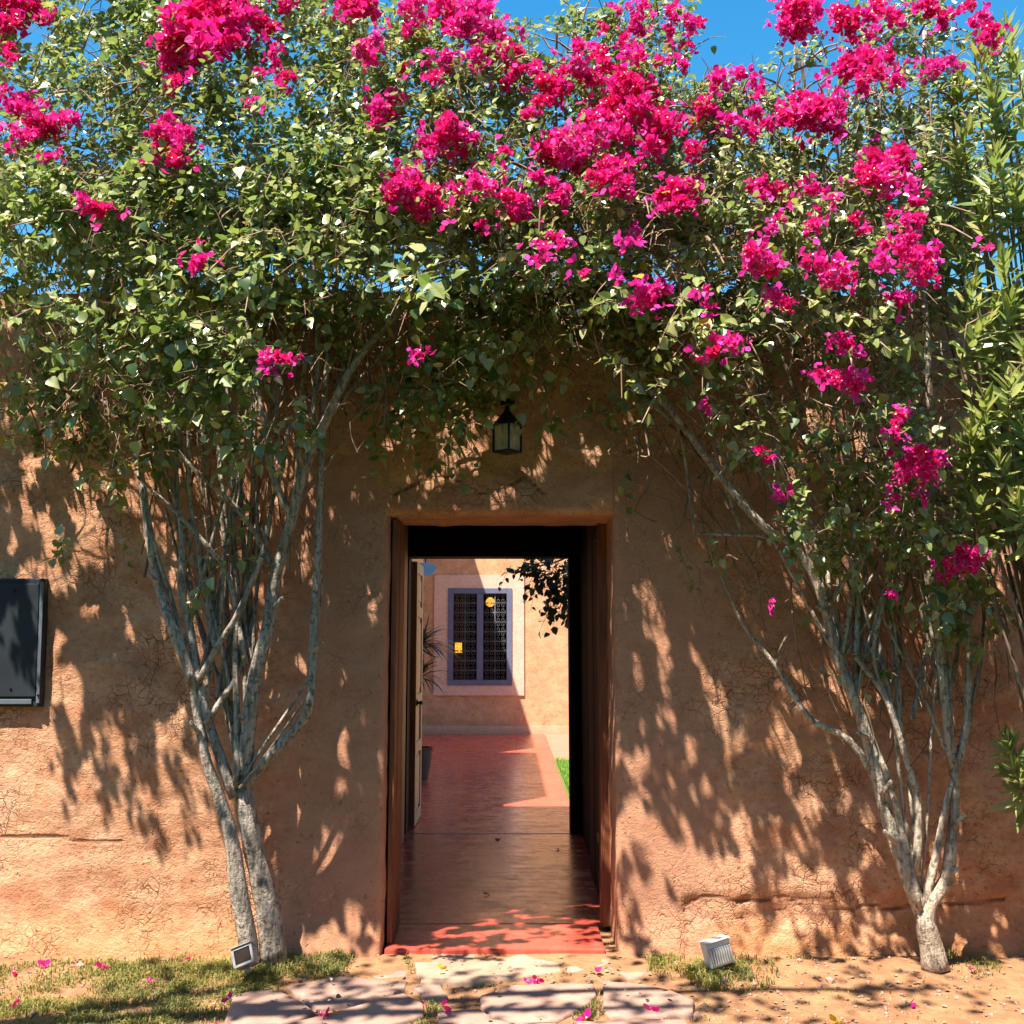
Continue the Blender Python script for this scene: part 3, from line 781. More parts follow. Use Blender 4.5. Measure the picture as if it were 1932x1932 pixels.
VIEW = np.array((0, 1.0, 0.1))
def sprigs(zones, rng, leaf_per=(7, 12), droop=0.35, wall_side=True):
    """leaves on short twigs filling the given ellipsoids"""
    pos = []; tip = []; nrm = []; size = []; tw = []
    for (px, py, rx, ry, y0, ty, n, ls) in zones:
        for _ in range(n):
            a = rng.uniform(0, 2 * math.pi); r = math.sqrt(rng.uniform()) 
            u = px + rx * r * math.cos(a); v = py + ry * r * math.sin(a)
            y = y0 + ty * rng.uniform(-1, 1) * math.sqrt(max(0.15, 1 - r * r))
            if wall_side:
                # the crown: a lumpy outer shell that leans back towards its top, thinner filling behind it
                lump = 0.22 * mnoise.noise(Vector((u / 110.0, v / 110.0, 3.0))) + 0.10 * mnoise.noise(Vector((u / 45.0, v / 45.0, 8.0)))
                ys = -0.52 - 0.52 * (v + 60) / 490 + lump
                ys += abs(rng.normal(0, 0.055)) if rng.uniform() < 0.72 else rng.uniform(0.1, 0.8)
                w_ = float(smooth(560, 460, np.array(v)))
                if not ((ry <= 60 and n > 250) or ty == .31): y = y * (1 - w_) + ys * w_
            if wall_side and y > -0.04: 
                if P(u, v, 0)[2] < WALL_TOP + 0.05: y = -0.04 - abs(rng.normal(0, 0.05))
            b = P(u, v, y)
            if wall_side and 400 < v < 720:
                cl = mnoise.noise(Vector(b * 3.4)) + 0.5 * mnoise.noise(Vector(b * 8.0))
                if rng.uniform() > 0.80 + 1.5 * cl: continue
            d = rng.normal(0, 0.7, 3) + np.array((0, -0.35, -0.15 + 0.5 * (py < 300)))
            if wall_side and v < 500: d[1] = d[1] * .45 - .05
            d /= np.linalg.norm(d)
            L = rng.uniform(0.10, 0.26) * (ls / 0.055)
            k = rng.integers(leaf_per[0], leaf_per[1])
            side = np.cross(d, rng.normal(0, 1, 3)); side /= np.linalg.norm(side)
            bi = np.cross(d, side)
            end = b + d * L + np.array((0, 0, -droop * L * 0.4))
            tw.append((b, (b + end) / 2 + np.array((0, 0, 0.02)), end))
            base_n = np.array((-0.30, -0.62, 0.80)) + rng.normal(0, 0.22, 3)
            for i in range(k):
                t = (i + 0.6) / k
                p = b + d * L * t + np.array((0, 0, -droop * L * 0.4 * t * t))
                az = i * 2.4 + rng.uniform(-0.4, 0.4)
                lat = side * math.cos(az) + bi * math.sin(az)
                td = d * 0.45 + lat * 0.8 + np.array((0, -0.1, -droop)) + rng.normal(0, 0.15, 3)
                pos.append(p + lat * 0.008); tip.append(td)
                nrm.append(base_n + rng.normal(0, 0.29, 3))
                size.append(ls * rng.uniform(0.45, 1.32) * (0.75 + 0.25 * (1 - abs(2 * t - 1))))
    pos = np.array(pos); tip = np.array(tip); nrm = np.array(nrm); size = np.array(size)
    u, v, _ = project(pos + tip * 0.5 * size[:, None])
    keep = ~in_gap(u, v)
    # nothing inside the wall
    if wall_side:
        # light shafts: narrow openings in the crown along the sun's direction
        mid_ = pos + tip / np.linalg.norm(tip, axis=1)[:, None] * 0.5 * size[:, None]
        t_ = -mid_[:, 1] / SUN_DIR[1]
        hx = mid_[:, 0] + SUN_DIR[0] * t_; hz = mid_[:, 2] + SUN_DIR[2] * t_
        sh = np.array([mnoise.noise(Vector((a * 10.5, b * 5.4, 0.5))) + 0.35 * mnoise.noise(Vector((a * 1.6, b * 1.6, 5.5))) for a, b in zip(hx, hz)])
        keep &= ~((sh > 0.055) & (pos[:, 1] < -0.12) & (hz > -0.1) & (hz < 3.0))
    bury = (pos[:, 1] > -0.035) & (pos[:, 2] < WALL_TOP) & (pos[:, 1] < WALL_D)
    if wall_side: keep &= ~bury
    return pos[keep], tip[keep], nrm[keep], size[keep], tw

def stuff_tubes(name, segs, r, material, parent, nseg=3):
    """many thin curved twigs as one mesh"""
    V = []; F = []
    for pts in segs:
        rr = r * random.choice((0.6, 0.8, 1.0, 1.0, 1.5, 2.1))
        n = len(pts)
        v, f = tube_vf(np.array(pts), [rr * (1 - 0.55 * i / (n - 1)) for i in range(n)], nseg, 0, 0)
        o = len(V); V.extend(v); F.extend([tuple(q + o for q in g) for g in f if len(g) == 4])
    me = mesh_np(name, V, F, True)
    o = link(name, me, material, parent)
    o['kind'] = 'stuff'
    return o

def foliage(tree, data, mat, template=(LEAF6_V, LEAF6_F), big=None, nbig=300, lift=True):
    pos, tip, nrm, size, _ = data
    R = frames(tip, nrm)
    px, py, zc = project(pos)
    facing = np.abs(R[:, :, 2] @ VIEW)
    score = size / zc * (0.25 + facing) * np.where((px > 5) & (px < 1927) & (py > 5), 1, 0)
    # favour the outermost leaves of each small patch
    cell = {}
    key = np.round(px / 34).astype(int) * 1000 + np.round(py / 34).astype(int)
    for i in np.argsort(pos[:, 1]):
        if key[i] not in cell: cell[key[i]] = i
    front = np.array(list(cell.values()))
    order = front[np.argsort(-score[front])][:nbig]
    order = order[score[order] > 0]
    rest = np.ones(len(pos), bool); rest[order] = False
    V, F = place(template[0], template[1], pos[rest], R[rest], size[rest], RNG.uniform(0.66, 1.2, rest.sum()))
    o = link('foliage', mesh_np('foliage', V, F), mat, tree); o['kind'] = 'stuff'
    me = [mesh_from('leaf', b[0], b[1]) for b in big]
    for m_ in me: m_.materials.append(mat)
    off = Vector(tree.location)
    for c, i in enumerate(order):
        lo = bpy.data.objects.new('leaf', me[c % len(me)])
        mw = Matrix(R[i].tolist()).to_4x4() @ Matrix.Scale(float(size[i]) * 1.05, 4)
        mw.translation = Vector(pos[i])
        lo.parent = tree; lo.matrix_parent_inverse = Matrix.Translation(-off)
        lo.matrix_basis = mw
        COL.objects.link(lo)

def bent(V, s):
    W = np.array(V, float); W[:, 2] += s * (W[:, 1] ** 2) - 0.5 * abs(s) * W[:, 0] ** 2
    return W
HEARTS = [(bent(BIG_V, -0.12), BIG_F), (bent(BIG_V, -0.28), BIG_F), (bent(BIG_V, 0.06), BIG_F)]

# flower clusters: bunches of florets, each of three papery bracts
BR_V = np.array([(0, 0, 0), (-.40, .42, .10), (-.24, .82, .20), (0, 1.0, .20), (.40, .42, .10), (.24, .82, .20)])
BR_F = np.array([(0, 3, 2, 1), (0, 4, 5, 3)])
def cluster_mesh(radius, nfl, rng, br):
    pos = []; tip = []; nrm = []
    subs = rng.normal(0, 1, (rng.integers(3, 6), 3)); subs = subs / np.linalg.norm(subs, axis=1)[:, None] * radius * rng.uniform(.30, .72, (len(subs), 1)) * np.array((1.15, .7, .9))
    for _ in range(nfl):
        o = rng.normal(0, 1, 3); o /= np.linalg.norm(o)
        if o[1] > 0.35: o[1] *= -1
        if nfl > 8:
            c = subs[rng.integers(len(subs))] + o * radius * 0.42 * rng.uniform(0.3, 1.0)
        else:
            c = o * radius * rng.uniform(0.45, 1.0) * np.array((1.05, 0.75, 0.9))
        o = o + np.array((0, -0.45, 0.35)); o /= np.linalg.norm(o)
        a0 = rng.uniform(0, 6.28)
        s = np.cross(o, (0.3, 0.2, 0.9)); s /= np.linalg.norm(s); b = np.cross(o, s)
        for k in range(3):
            a = a0 + k * 2.094 + rng.normal(0, 0.2)
            lat = s * math.cos(a) + b * math.sin(a)
            pos.append(c); tip.append(lat * 0.9 + o * 0.55 + rng.normal(0, .08, 3)); nrm.append(o - lat * 0.3 + rng.normal(0, .15, 3))
    pos = np.array(pos)
    V, F = place(BR_V, BR_F, pos, frames(np.array(tip), np.array(nrm)), rng.uniform(0.8, 1.15, len(pos)) * br, rng.uniform(0.85, 1.15, len(pos)))
    # the small cream flower in the heart of each trio of bracts
    nb = len(F); cp = pos[::3]; cn = np.array(nrm)[::3]; cn = cn / np.linalg.norm(cn, axis=1)[:, None]
    V2, F2 = place(BR_V, BR_F, cp + cn * br * .25, frames(rng.normal(0, 1, cp.shape), cn), np.full(len(cp), br * .34))
    me = mesh_np('flower_cluster', np.vstack((V, V2)), np.vstack((F, F2 + len(V))))
    me.materials.append(M['bract']); me.materials.append(M['cream'])
    me.polygons.foreach_set('material_index', np.r_[np.zeros(nb, dtype=np.int32), np.ones(len(F2), dtype=np.int32)])
    return me
frng = np.random.default_rng(5)
CL = {'s': [cluster_mesh(0.026, 5, frng, 0.034) for _ in range(4)],
      'm': [cluster_mesh(0.058, 16, frng, 0.036) for _ in range(5)],
      'l': [cluster_mesh(0.100, 44, frng, 0.037) for _ in range(5)]}

def flowers(tree, lst, depth):
    off = Vector(tree.location)
    for (px, py, r) in lst:
        px += random.uniform(-3, 3); py += random.uniform(-3, 3)
        y = depth(px, py) + random.uniform(-0.10, 0.05)
        c = P(px, py, y)
        R = 1.28 * r / FPX * ((c - CAM) @ FWD)
        kind, base = ('s', 0.034) if R < 0.040 else (('m', 0.066) if R < 0.074 else ('l', 0.098))
        o = bpy.data.objects.new('flower_cluster', random.choice(CL[kind]))
        s = R / base
        mw = Matrix.Translation(c) @ Matrix.Rotation(random.uniform(-0.5, 0.5), 4, 'X') @ Matrix.Rotation(random.uniform(0, 6.28), 4, 'Y') @ Matrix.Rotation(random.uniform(-0.5, 0.5), 4, 'Z') @ Matrix.Scale(s, 4)
        o.parent = tree; o.matrix_parent_inverse = Matrix.Translation(-off); o.matrix_basis = mw
        COL.objects.link(o)
    # loose single florets straying round the bunches
    q = []; rs = np.random.default_rng(len(lst))
    for (px, py, r) in lst:
        for _ in range(int(rs.integers(1, 4)) + int(r > 18) * 2):
            a = rs.uniform(0, 6.28); e = r * rs.uniform(0.9, 2.0) + 4
            x_, y_ = px + e * math.cos(a), py + e * math.sin(a) * .9
            q.append(P(x_, y_, depth(x_, y_) + rs.uniform(-.08, .1)))
    pos = np.repeat(np.array(q), 3, axis=0)
    o_ = rs.normal(0, .5, pos.shape) + np.array((-.1, -.6, .5)); t_ = rs.normal(0, 1, pos.shape)
    V, F = place(BR_V, BR_F, pos, frames(t_, o_), rs.uniform(.026, .042, len(pos)), rs.uniform(.85, 1.15, len(pos)))
    o = link('loose_florets', mesh_np('loose_florets', V, F), M['bract'], tree); o['kind'] = 'stuff'

def px2r(w, y): return w / 2 / FPX * (y - CAM[1] + 0.1)
def limb(tree, name, pts, w0, w1, ya, yb, mat, nseg=8, wob=0.14, step=0.06):
    n = len(pts)
    q = [P(a, b, ya + (yb - ya) * i / (n - 1) + random.uniform(-0.02, 0.02) * (0 < i < n - 1)) for i, (a, b) in enumerate(pts)]
    return tube(name, q, px2r(w0, ya), px2r(w1, yb), mat, tree, nseg, step, wob)

def stubs(tree, specs, mat):
    for (px, py, y, dx, dy, w) in specs:
        tube('pruned_stub', [P(px, py, y), P(px + dx * .5, py + dy * .5, y - .03), P(px + dx, py + dy, y - .05)], px2r(w, y), px2r(w * .7, y), mat, tree, 7, .02, .3)

def front_depth(px, py):
    if py < 450: return -0.62 - 0.52 * (py + 60) / 490 + 0.22 * mnoise.noise(Vector((px / 110.0, py / 110.0, 3.0)))
    z = P(px, py, -0.6)[2]
    return min(-0.28, -1.30 + 0.41 * (3.40 - z))


def fan(tree, roots, tops, count, mat, seed, lean=0):
    rg = np.random.default_rng(seed)
    for _ in range(count):
        (ax, ay, aY) = roots[rg.integers(len(roots))]
        tx = rg.uniform(tops[0], tops[1]); ty = rg.uniform(tops[2], tops[3])
        if abs(tx - ax) > 420: continue
        n_ = 6; pts = []
        yb = rg.uniform(-.42, -.10)
        sway = rg.uniform(-25, 25)
        for i in range(n_):
            t = i / (n_ - 1)
            x = ax + (tx - ax) * t ** 1.15 + sway * math.sin(math.pi * t) + rg.normal(0, 4) * (0 < i)
            y = ay + (ty - ay) * t
            pts.append((x, y))
        w = rg.uniform(5, 10)
        limb(tree, 'branch', pts, w, w * .5, aY, yb, mat, 6, .15, .09)

# ------------------------------------------------------------------ left bougainvillea
bl = empty('bougainvillea', tuple(P(505, 1806, -0.2)), 'tall bougainvillea with twin grey trunks on the left of the doorway', 'tree')
limb(bl, 'trunk', [(517, 1815), (512, 1760), (500, 1690), (483, 1621), (468, 1545), (457, 1475)], 49, 30, -0.20, -0.24, M['bark'], 12)
limb(bl, 'trunk', [(472, 1806), (462, 1740), (450, 1680), (438, 1588), (417, 1515), (390, 1438), (373, 1355), (364, 1300), (360, 1268)], 36, 10, -0.24, -0.32, M['bark'], 12)
LB = [
 ([(457, 1490), (467, 1388), (480, 1283), (507, 1177), (520, 1084), (547, 994), (567, 911), (587, 851), (617, 790), (646, 725), (690, 658), (742, 598), (800, 522), (852, 452), (925, 375)], 30, 7, -.24, -.55),
 ([(462, 1485), (480, 1462), (520, 1415), (567, 1365), (585, 1328), (590, 1244), (593, 1160), (600, 1061), (603, 944), (606, 861), (612, 745), (624, 620), (640, 500), (660, 380)], 19, 6, -.26, -.40),
 ([(448, 1487), (482, 1430), (520, 1375), (562, 1312), (584, 1270), (600, 1180), (610, 1090)], 7, 4, -.30, -.22),
 ([(452, 1487), (490, 1440), (530, 1385), (575, 1320)], 6, 4, -.32, -.26),
 ([(446, 1483), (447, 1355), (445, 1200), (470, 1108), (500, 1030), (515, 940), (533, 885), (545, 800)], 13, 7, -.30, -.34),
 ([(365, 1296), (347, 1237), (320, 1171), (297, 1094), (283, 1027), (273, 961), (266, 905), (240, 800), (175, 745)], 22, 7, -.30, -.34),
 ([(443, 1505), (413, 1421), (392, 1362), (374, 1285), (358, 1180), (342, 1111), (344, 1011), (335, 945), (320, 830), (240, 690)], 20, 7, -.27, -.36),
 ([(388, 1366), (420, 1318), (450, 1270), (468, 1210), (480, 1150)], 13, 8, -.30, -.22),
 ([(374, 1288), (413, 1214), (440, 1174), (467, 1117), (490, 1064), (503, 990)], 13, 8, -.31, -.40),
 ([(408, 1226), (398, 1185), (383, 1094), (373, 1027), (360, 961), (357, 890), (350, 760), (300, 620)], 11, 6, -.29, -.36),
 ([(463, 1255), (447, 1161), (433, 1094), (413, 1057), (377, 1014), (330, 964), (297, 934), (260, 900)], 12, 6, -.30, -.38),
 ([(519, 1080), (480, 1004), (433, 944), (380, 900), (330, 845)], 11, 6, -.30, -.42),
 ([(550, 975), (520, 914), (507, 861), (500, 794), (483, 727), (440, 560), (390, 440), (330, 300)], 15, 5, -.33, -.45),
 ([(478, 1290), (472, 1180), (470, 1060), (476, 950), (480, 800), (472, 640), (430, 500)], 13, 6, -.16, -.30),
 ([(440, 1300), (427, 1144), (423, 1011), (415, 880), (400, 700), (330, 560), (230, 420), (130, 300)], 12, 5, -.15, -.40),
 ([(400, 1290), (398, 1180), (405, 1060), (392, 940), (380, 800), (360, 640)], 10, 6, -.14, -.26),
 ([(590, 800), (600, 640), (590, 500), (560, 380), (500, 240)], 12, 5, -.35, -.50),
 ([(520, 800), (530, 650), (560, 520), (575, 400), (640, 330)], 11, 5, -.3, -.45),
 ([(640, 740), (660, 600), (680, 480), (720, 360), (740, 240)], 11, 4, -.3, -.4),
 ([(560, 930), (565, 780), (585, 620), (610, 470), (620, 300)], 10, 4, -.25, -.4),
 ([(357, 894), (320, 780), (240, 680), (150, 640), (60, 650)], 8, 4, -.3, -.4),
 ([(620, 790), (700, 690), (790, 610), (880, 560)], 9, 4, -.32, -.4),
 ([(405, 430), (425, 405), (455, 385)], 7, 5, -.8, -.82),
 ([(640, 330), (655, 365), (668, 392)], 8, 6, -.8, -.78),
]
for pts, w0, w1, ya, yb in LB:
    limb(bl, 'branch', pts, w0, w1, ya, yb, M['bark'], 8, 0.12)

stubs(bl, [(378, 1385, -.31, -20, -24, 11), (512, 1150, -.33, 22, -22, 10), (470, 1370, -.29, -18, -22, 10), (300, 1100, -.33, -20, -18, 9), (578, 880, -.42, -18, -26, 10), (590, 1230, -.33, 20, -16, 8)], M['bark'])
fan(bl, [(455, 1480, -.25), (390, 1400, -.27), (480, 1285, -.26), (372, 1300, -.29), (440, 1330, -.25), (520, 1090, -.3), (345, 1230, -.28)], (210, 660, 560, 880), 20, M['bark'], 77)
LZ = [
 (150, 170, 240, 200, .30, .31, 230, .052), (470, 170, 260, 200, .30, .31, 260, .052), (750, 210, 170, 180, .30, .31, 150, .052), (-190, 180, 190, 260, -.3, .3, 420, .052), (-150, 420, 170, 110, -.4, .3, 150, .056), (-120, 620, 130, 90, -.5, .2, 60, .06), (30, 330, 70, 70, .1, .31, 60, .054),
 (190, 190, 270, 230, -.30, .42, 760, .050), (480, 200, 290, 240, -.38, .42, 880, .050), (740, 230, 170, 190, -.36, .4, 460, .050), (150, 395, 230, 58, .42, .3, 290, .060), (480, 395, 230, 58, .42, .3, 290, .060), (760, 395, 200, 58, .42, .3, 290, .060), (280, 545, 300, 40, -.45, .25, 230, .062), (640, 545, 200, 36, -.40, .2, 90, .06), (150, 400, 230, 60, -.02, .3, 270, .055), (450, 400, 230, 60, -.02, .3, 270, .055), (740, 400, 200, 60, -.02, .3, 270, .055), (120, 250, 200, 160, -.3, .3, 120, .05),
 (430, -50, 520, 70, -.2, .4, 240, .050), (110, 400, 190, 130, -.30, .3, 230, .055), (400, 420, 300, 140, -.36, .36, 330, .055),
 (670, 340, 190, 140, -.36, .36, 200, .052), (240, 560, 260, 110, -.36, .3, 140, .062), (560, 540, 220, 110, -.36, .3, 160, .060),
 (790, 530, 80, 60, -.45, .25, 60, .066), (240, 690, 220, 85, -.38, .26, 95, .066), (430, 670, 170, 70, -.45, .25, 52, .066),
 (150, 735, 150, 50, -.34, .2, 70, .064), (40, 796, 70, 18, -.28, .1, 12, .062), (140, 845, 80, 18, -.28, .1, 16, .066), (240, 868, 70, 36, -.34, .14, 26, .066),
 (340, 790, 130, 60, -.38, .22, 42, .064), (455, 822, 52, 34, -.84, .10, 26, .060), (555, 800, 44, 34, -.86, .10, 16, .064),
 (122, 1056, 24, 10, -.18, .03, 3, .06), (232, 986, 8, 8, -.12, .02, 1, .05), (415, 1010, 36, 40, -.30, .08, 6, .066), (455, 962, 16, 20, -.38, .05, 2, .06), (425, 1070, 20, 14, -.36, .05, 2, .06),
 (860, 680, 130, 80, -.38, .26, 100, .062), (800, 780, 110, 50, -.30, .18, 32, .062), (960, 630, 140, 80, -.38, .26, 110, .060),
 (480, 515, 50, 36, -1.16, 0.08, 35, 0.066), (400, 635, 90, 44, -0.98, 0.1, 70, 0.066), (455, 690, 60, 36, -1.02, 0.08, 42, 0.066), (300, 610, 80, 40, -1.04, 0.1, 42, 0.064), (340, 500, 46, 26, -1.14, 0.08, 22, 0.064), (790, 528, 34, 26, -1.22, 0.05, 16, 0.078), (200, 660, 80, 44, -0.98, 0.1, 42, 0.066), (330, 740, 90, 30, -0.88, 0.08, 42, 0.066), (130, 600, 70, 40, -0.99, 0.1, 35, 0.064), (620, 560, 60, 40, -1.04, 0.08, 16, 0.064),
 (400, 440, 420, 60, -.02, .3, 420, .055), (430, 470, 420, 50, -.30, .2, 300, .058),
 (1040, 776, 24, 14, -.25, .05, 3, .06), (692, 905, 12, 14, -.2, .04, 2, .062), (820, 850, 22, 22, -.2, .08, 4, .06), (870, 750, 50, 50, -.3, .16, 22, .062), (905, 665, 16, 16, -.62, .05, 6, .062)]
ldat = sprigs(LZ, np.random.default_rng(21))
foliage(bl, ldat, M['leaf'], big=HEARTS)
LF = [(25,20,38),(55,25,30),(10,50,25),(95,35,14),(13,95,14),(20,110,12),(27,190,28),(45,200,20),(45,258,24),(75,245,26),(92,230,22),(112,225,12),(135,228,12),(95,300,14),(118,295,8),
 (365,20,45),(400,40,45),(345,60,40),(320,85,30),(330,105,30),(380,70,45),(430,80,40),(460,50,30),(490,50,22),(345,125,22),(328,162,18),(420,10,40),(450,15,30),
 (540,10,22),(520,95,10),(515,112,14),(495,140,12),(540,140,16),(530,160,8),(483,195,10),(315,260,24),(345,265,24),(340,295,22),(295,280,20),(325,240,20),(165,390,18),(195,400,20),(370,495,21),
 (505,675,16),(530,680,16),(552,680,12),(670,10,35),(655,10,25),(690,85,25),(700,105,18),(735,205,25),(720,200,18),(715,225,14),(765,345,25),(745,340,20),(785,345,25),(755,370,25),(810,375,28),(825,395,22),(780,380,20),(775,15,20),(790,10,18),(765,55,18),(800,665,8),(790,672,8)]
flowers(bl, LF, front_depth)
stuff_tubes('twigs', ldat[4][::2], 0.0028, M['twig'], bl)
print('left leaves', len(ldat[0]))

# ------------------------------------------------------------------ right bougainvillea
br = empty('bougainvillea', tuple(P(1760, 1826, -0.24)), 'bougainvillea with a pale forked trunk on the right, arching over the doorway', 'tree')
limb(br, 'trunk', [(1765, 1832), (1757, 1790), (1748, 1750), (1742, 1722), (1740, 1706)], 50, 22, -.26, -.27, M['bark_pale'], 12)
limb(br, 'trunk', [(1752, 1775), (1741, 1728), (1725, 1690), (1698, 1615), (1671, 1535), (1653, 1455), (1632, 1380), (1612, 1322), (1588, 1262)], 30, 19, -.26, -.30, M['bark_pale'], 10)
limb(br, 'trunk', [(1756, 1780), (1748, 1730), (1760, 1695), (1785, 1661), (1796, 1588), (1802, 1500), (1800, 1455), (1795, 1425)], 32, 12, -.26, -.30, M['bark_pale'], 10)
RB = [
 ([(1588, 1268), (1581, 1244), (1565, 1177), (1545, 1111), (1521, 1061), (1488, 1021), (1455, 1004), (1401, 951), (1330, 860), (1270, 780), (1200, 715), (1120, 645), (1030, 560)], 20, 7, -.30, -.45),
 ([(1735, 1712), (1700, 1560), (1676, 1470), (1650, 1405), (1625, 1340), (1600, 1270), (1570, 1150), (1558, 1050)], 13, 8, -.31, -.26),
 ([(1729, 1650), (1733, 1560), (1728, 1490), (1711, 1435), (1688, 1361), (1665, 1305), (1615, 1240)], 15, 9, -.30, -.34),
 ([(1744, 1712), (1765, 1621), (1781, 1535), (1790, 1495), (1799, 1468)], 18, 8, -.29, -.31),
 ([(1800, 1462), (1791, 1400), (1785, 1338), (1779, 1285), (1771, 1177), (1758, 1094), (1755, 977), (1758, 894), (1752, 700), (1740, 500), (1735, 330), (1745, 60)], 17, 9, -.30, -.45),
 ([(1803, 1458), (1816, 1405), (1826, 1360), (1828, 1288), (1828, 1211), (1824, 1120), (1832, 1000), (1850, 800)], 16, 7, -.29, -.36),
 ([(1652, 1470), (1605, 1398), (1535, 1361), (1495, 1308), (1468, 1261), (1401, 1177), (1361, 1087)], 14, 5, -.27, -.10),
 ([(1665, 1305), (1648, 1227), (1665, 1144), (1680, 1050), (1680, 900), (1660, 650), (1600, 400), (1560, 150)], 9, 5, -.32, -.46),
 ([(1615, 1244), (1618, 1111), (1605, 980), (1588, 930), (1551, 874), (1488, 791), (1421, 741), (1321, 704), (1230, 690), (1110, 680)], 11, 7, -.32, -.34),
 ([(1618, 1111), (1600, 900), (1560, 700), (1520, 480), (1500, 250), (1500, 60)], 9, 4, -.3, -.46),
 ([(1520, 790), (1450, 600), (1400, 420), (1380, 260)], 9, 4, -.32, -.4),
 ([(1440, 750), (1350, 560), (1250, 420), (1180, 250), (1130, 100)], 10, 4, -.33, -.4),
 ([(1320, 690), (1220, 560), (1100, 430), (1000, 300), (940, 150)], 10, 4, -.34, -.4),
 ([(1110, 680), (1000, 560), (930, 450), (880, 300)], 9, 4, -.34, -.4),
 ([(1772, 1180), (1745, 1080), (1720, 940), (1712, 760), (1690, 560), (1640, 250), (1630, 80)], 10, 4, -.34, -.46),
 ([(1486, 1021), (1430, 1010), (1370, 1008), (1310, 1006)], 10, 5, -.32, -.2),
 ([(1310, 1006), (1297, 900), (1285, 830), (1260, 760), (1200, 650)], 7, 4, -.2, -.3),
 ([(1398, 1000), (1370, 920), (1350, 850), (1340, 760)], 9, 5, -.24, -.3),
 ([(1480, 905), (1468, 850), (1455, 800), (1450, 720)], 9, 5, -.34, -.34),
 ([(1500, 1060), (1480, 960), (1440, 900), (1390, 820), (1330, 740), (1260, 700)], 8, 5, -.33, -.3),
 ([(1720, 1360), (1740, 1270), (1750, 1180), (1740, 1060)], 9, 6, -.28, -.22),
 ([(1690, 1250), (1700, 1150), (1715, 1060), (1705, 960)], 9, 5, -.2, -.2),
 ([(1825, 1365), (1850, 1250), (1860, 1130), (1880, 1000)], 8, 5, -.3, -.3),
 ([(1783, 1330), (1805, 1240), (1812, 1100), (1800, 960), (1790, 800)], 9, 5, -.26, -.3),
]
for pts, w0, w1, ya, yb in RB:
    limb(br, 'branch', pts, w0, w1, ya, yb, M['bark_pale'] if pts[0][1] > 1400 else M['bark'], 7, 0.12)
stubs(br, [(1690, 1590, -.30, -22, -22, 11), (1663, 1500, -.31, 20, -26, 10), (1798, 1560, -.31, 22, -22, 11), (1640, 1395, -.32, -22, -14, 9), (1790, 1650, -.30, 20, -12, 9), (1562, 1160, -.36, -22, -16, 8), (1771, 1190, -.36, 20, -20, 8)], M['bark_pale'])
fan(br, [(1738, 1690, -.27), (1655, 1450, -.28), (1800, 1460, -.28), (1615, 1320, -.28), (1780, 1340, -.27), (1585, 1250, -.29), (1700, 1400, -.26), (1560, 1150, -.3)], (1240, 1860, 620, 900), 32, M['bark_pale'], 78)
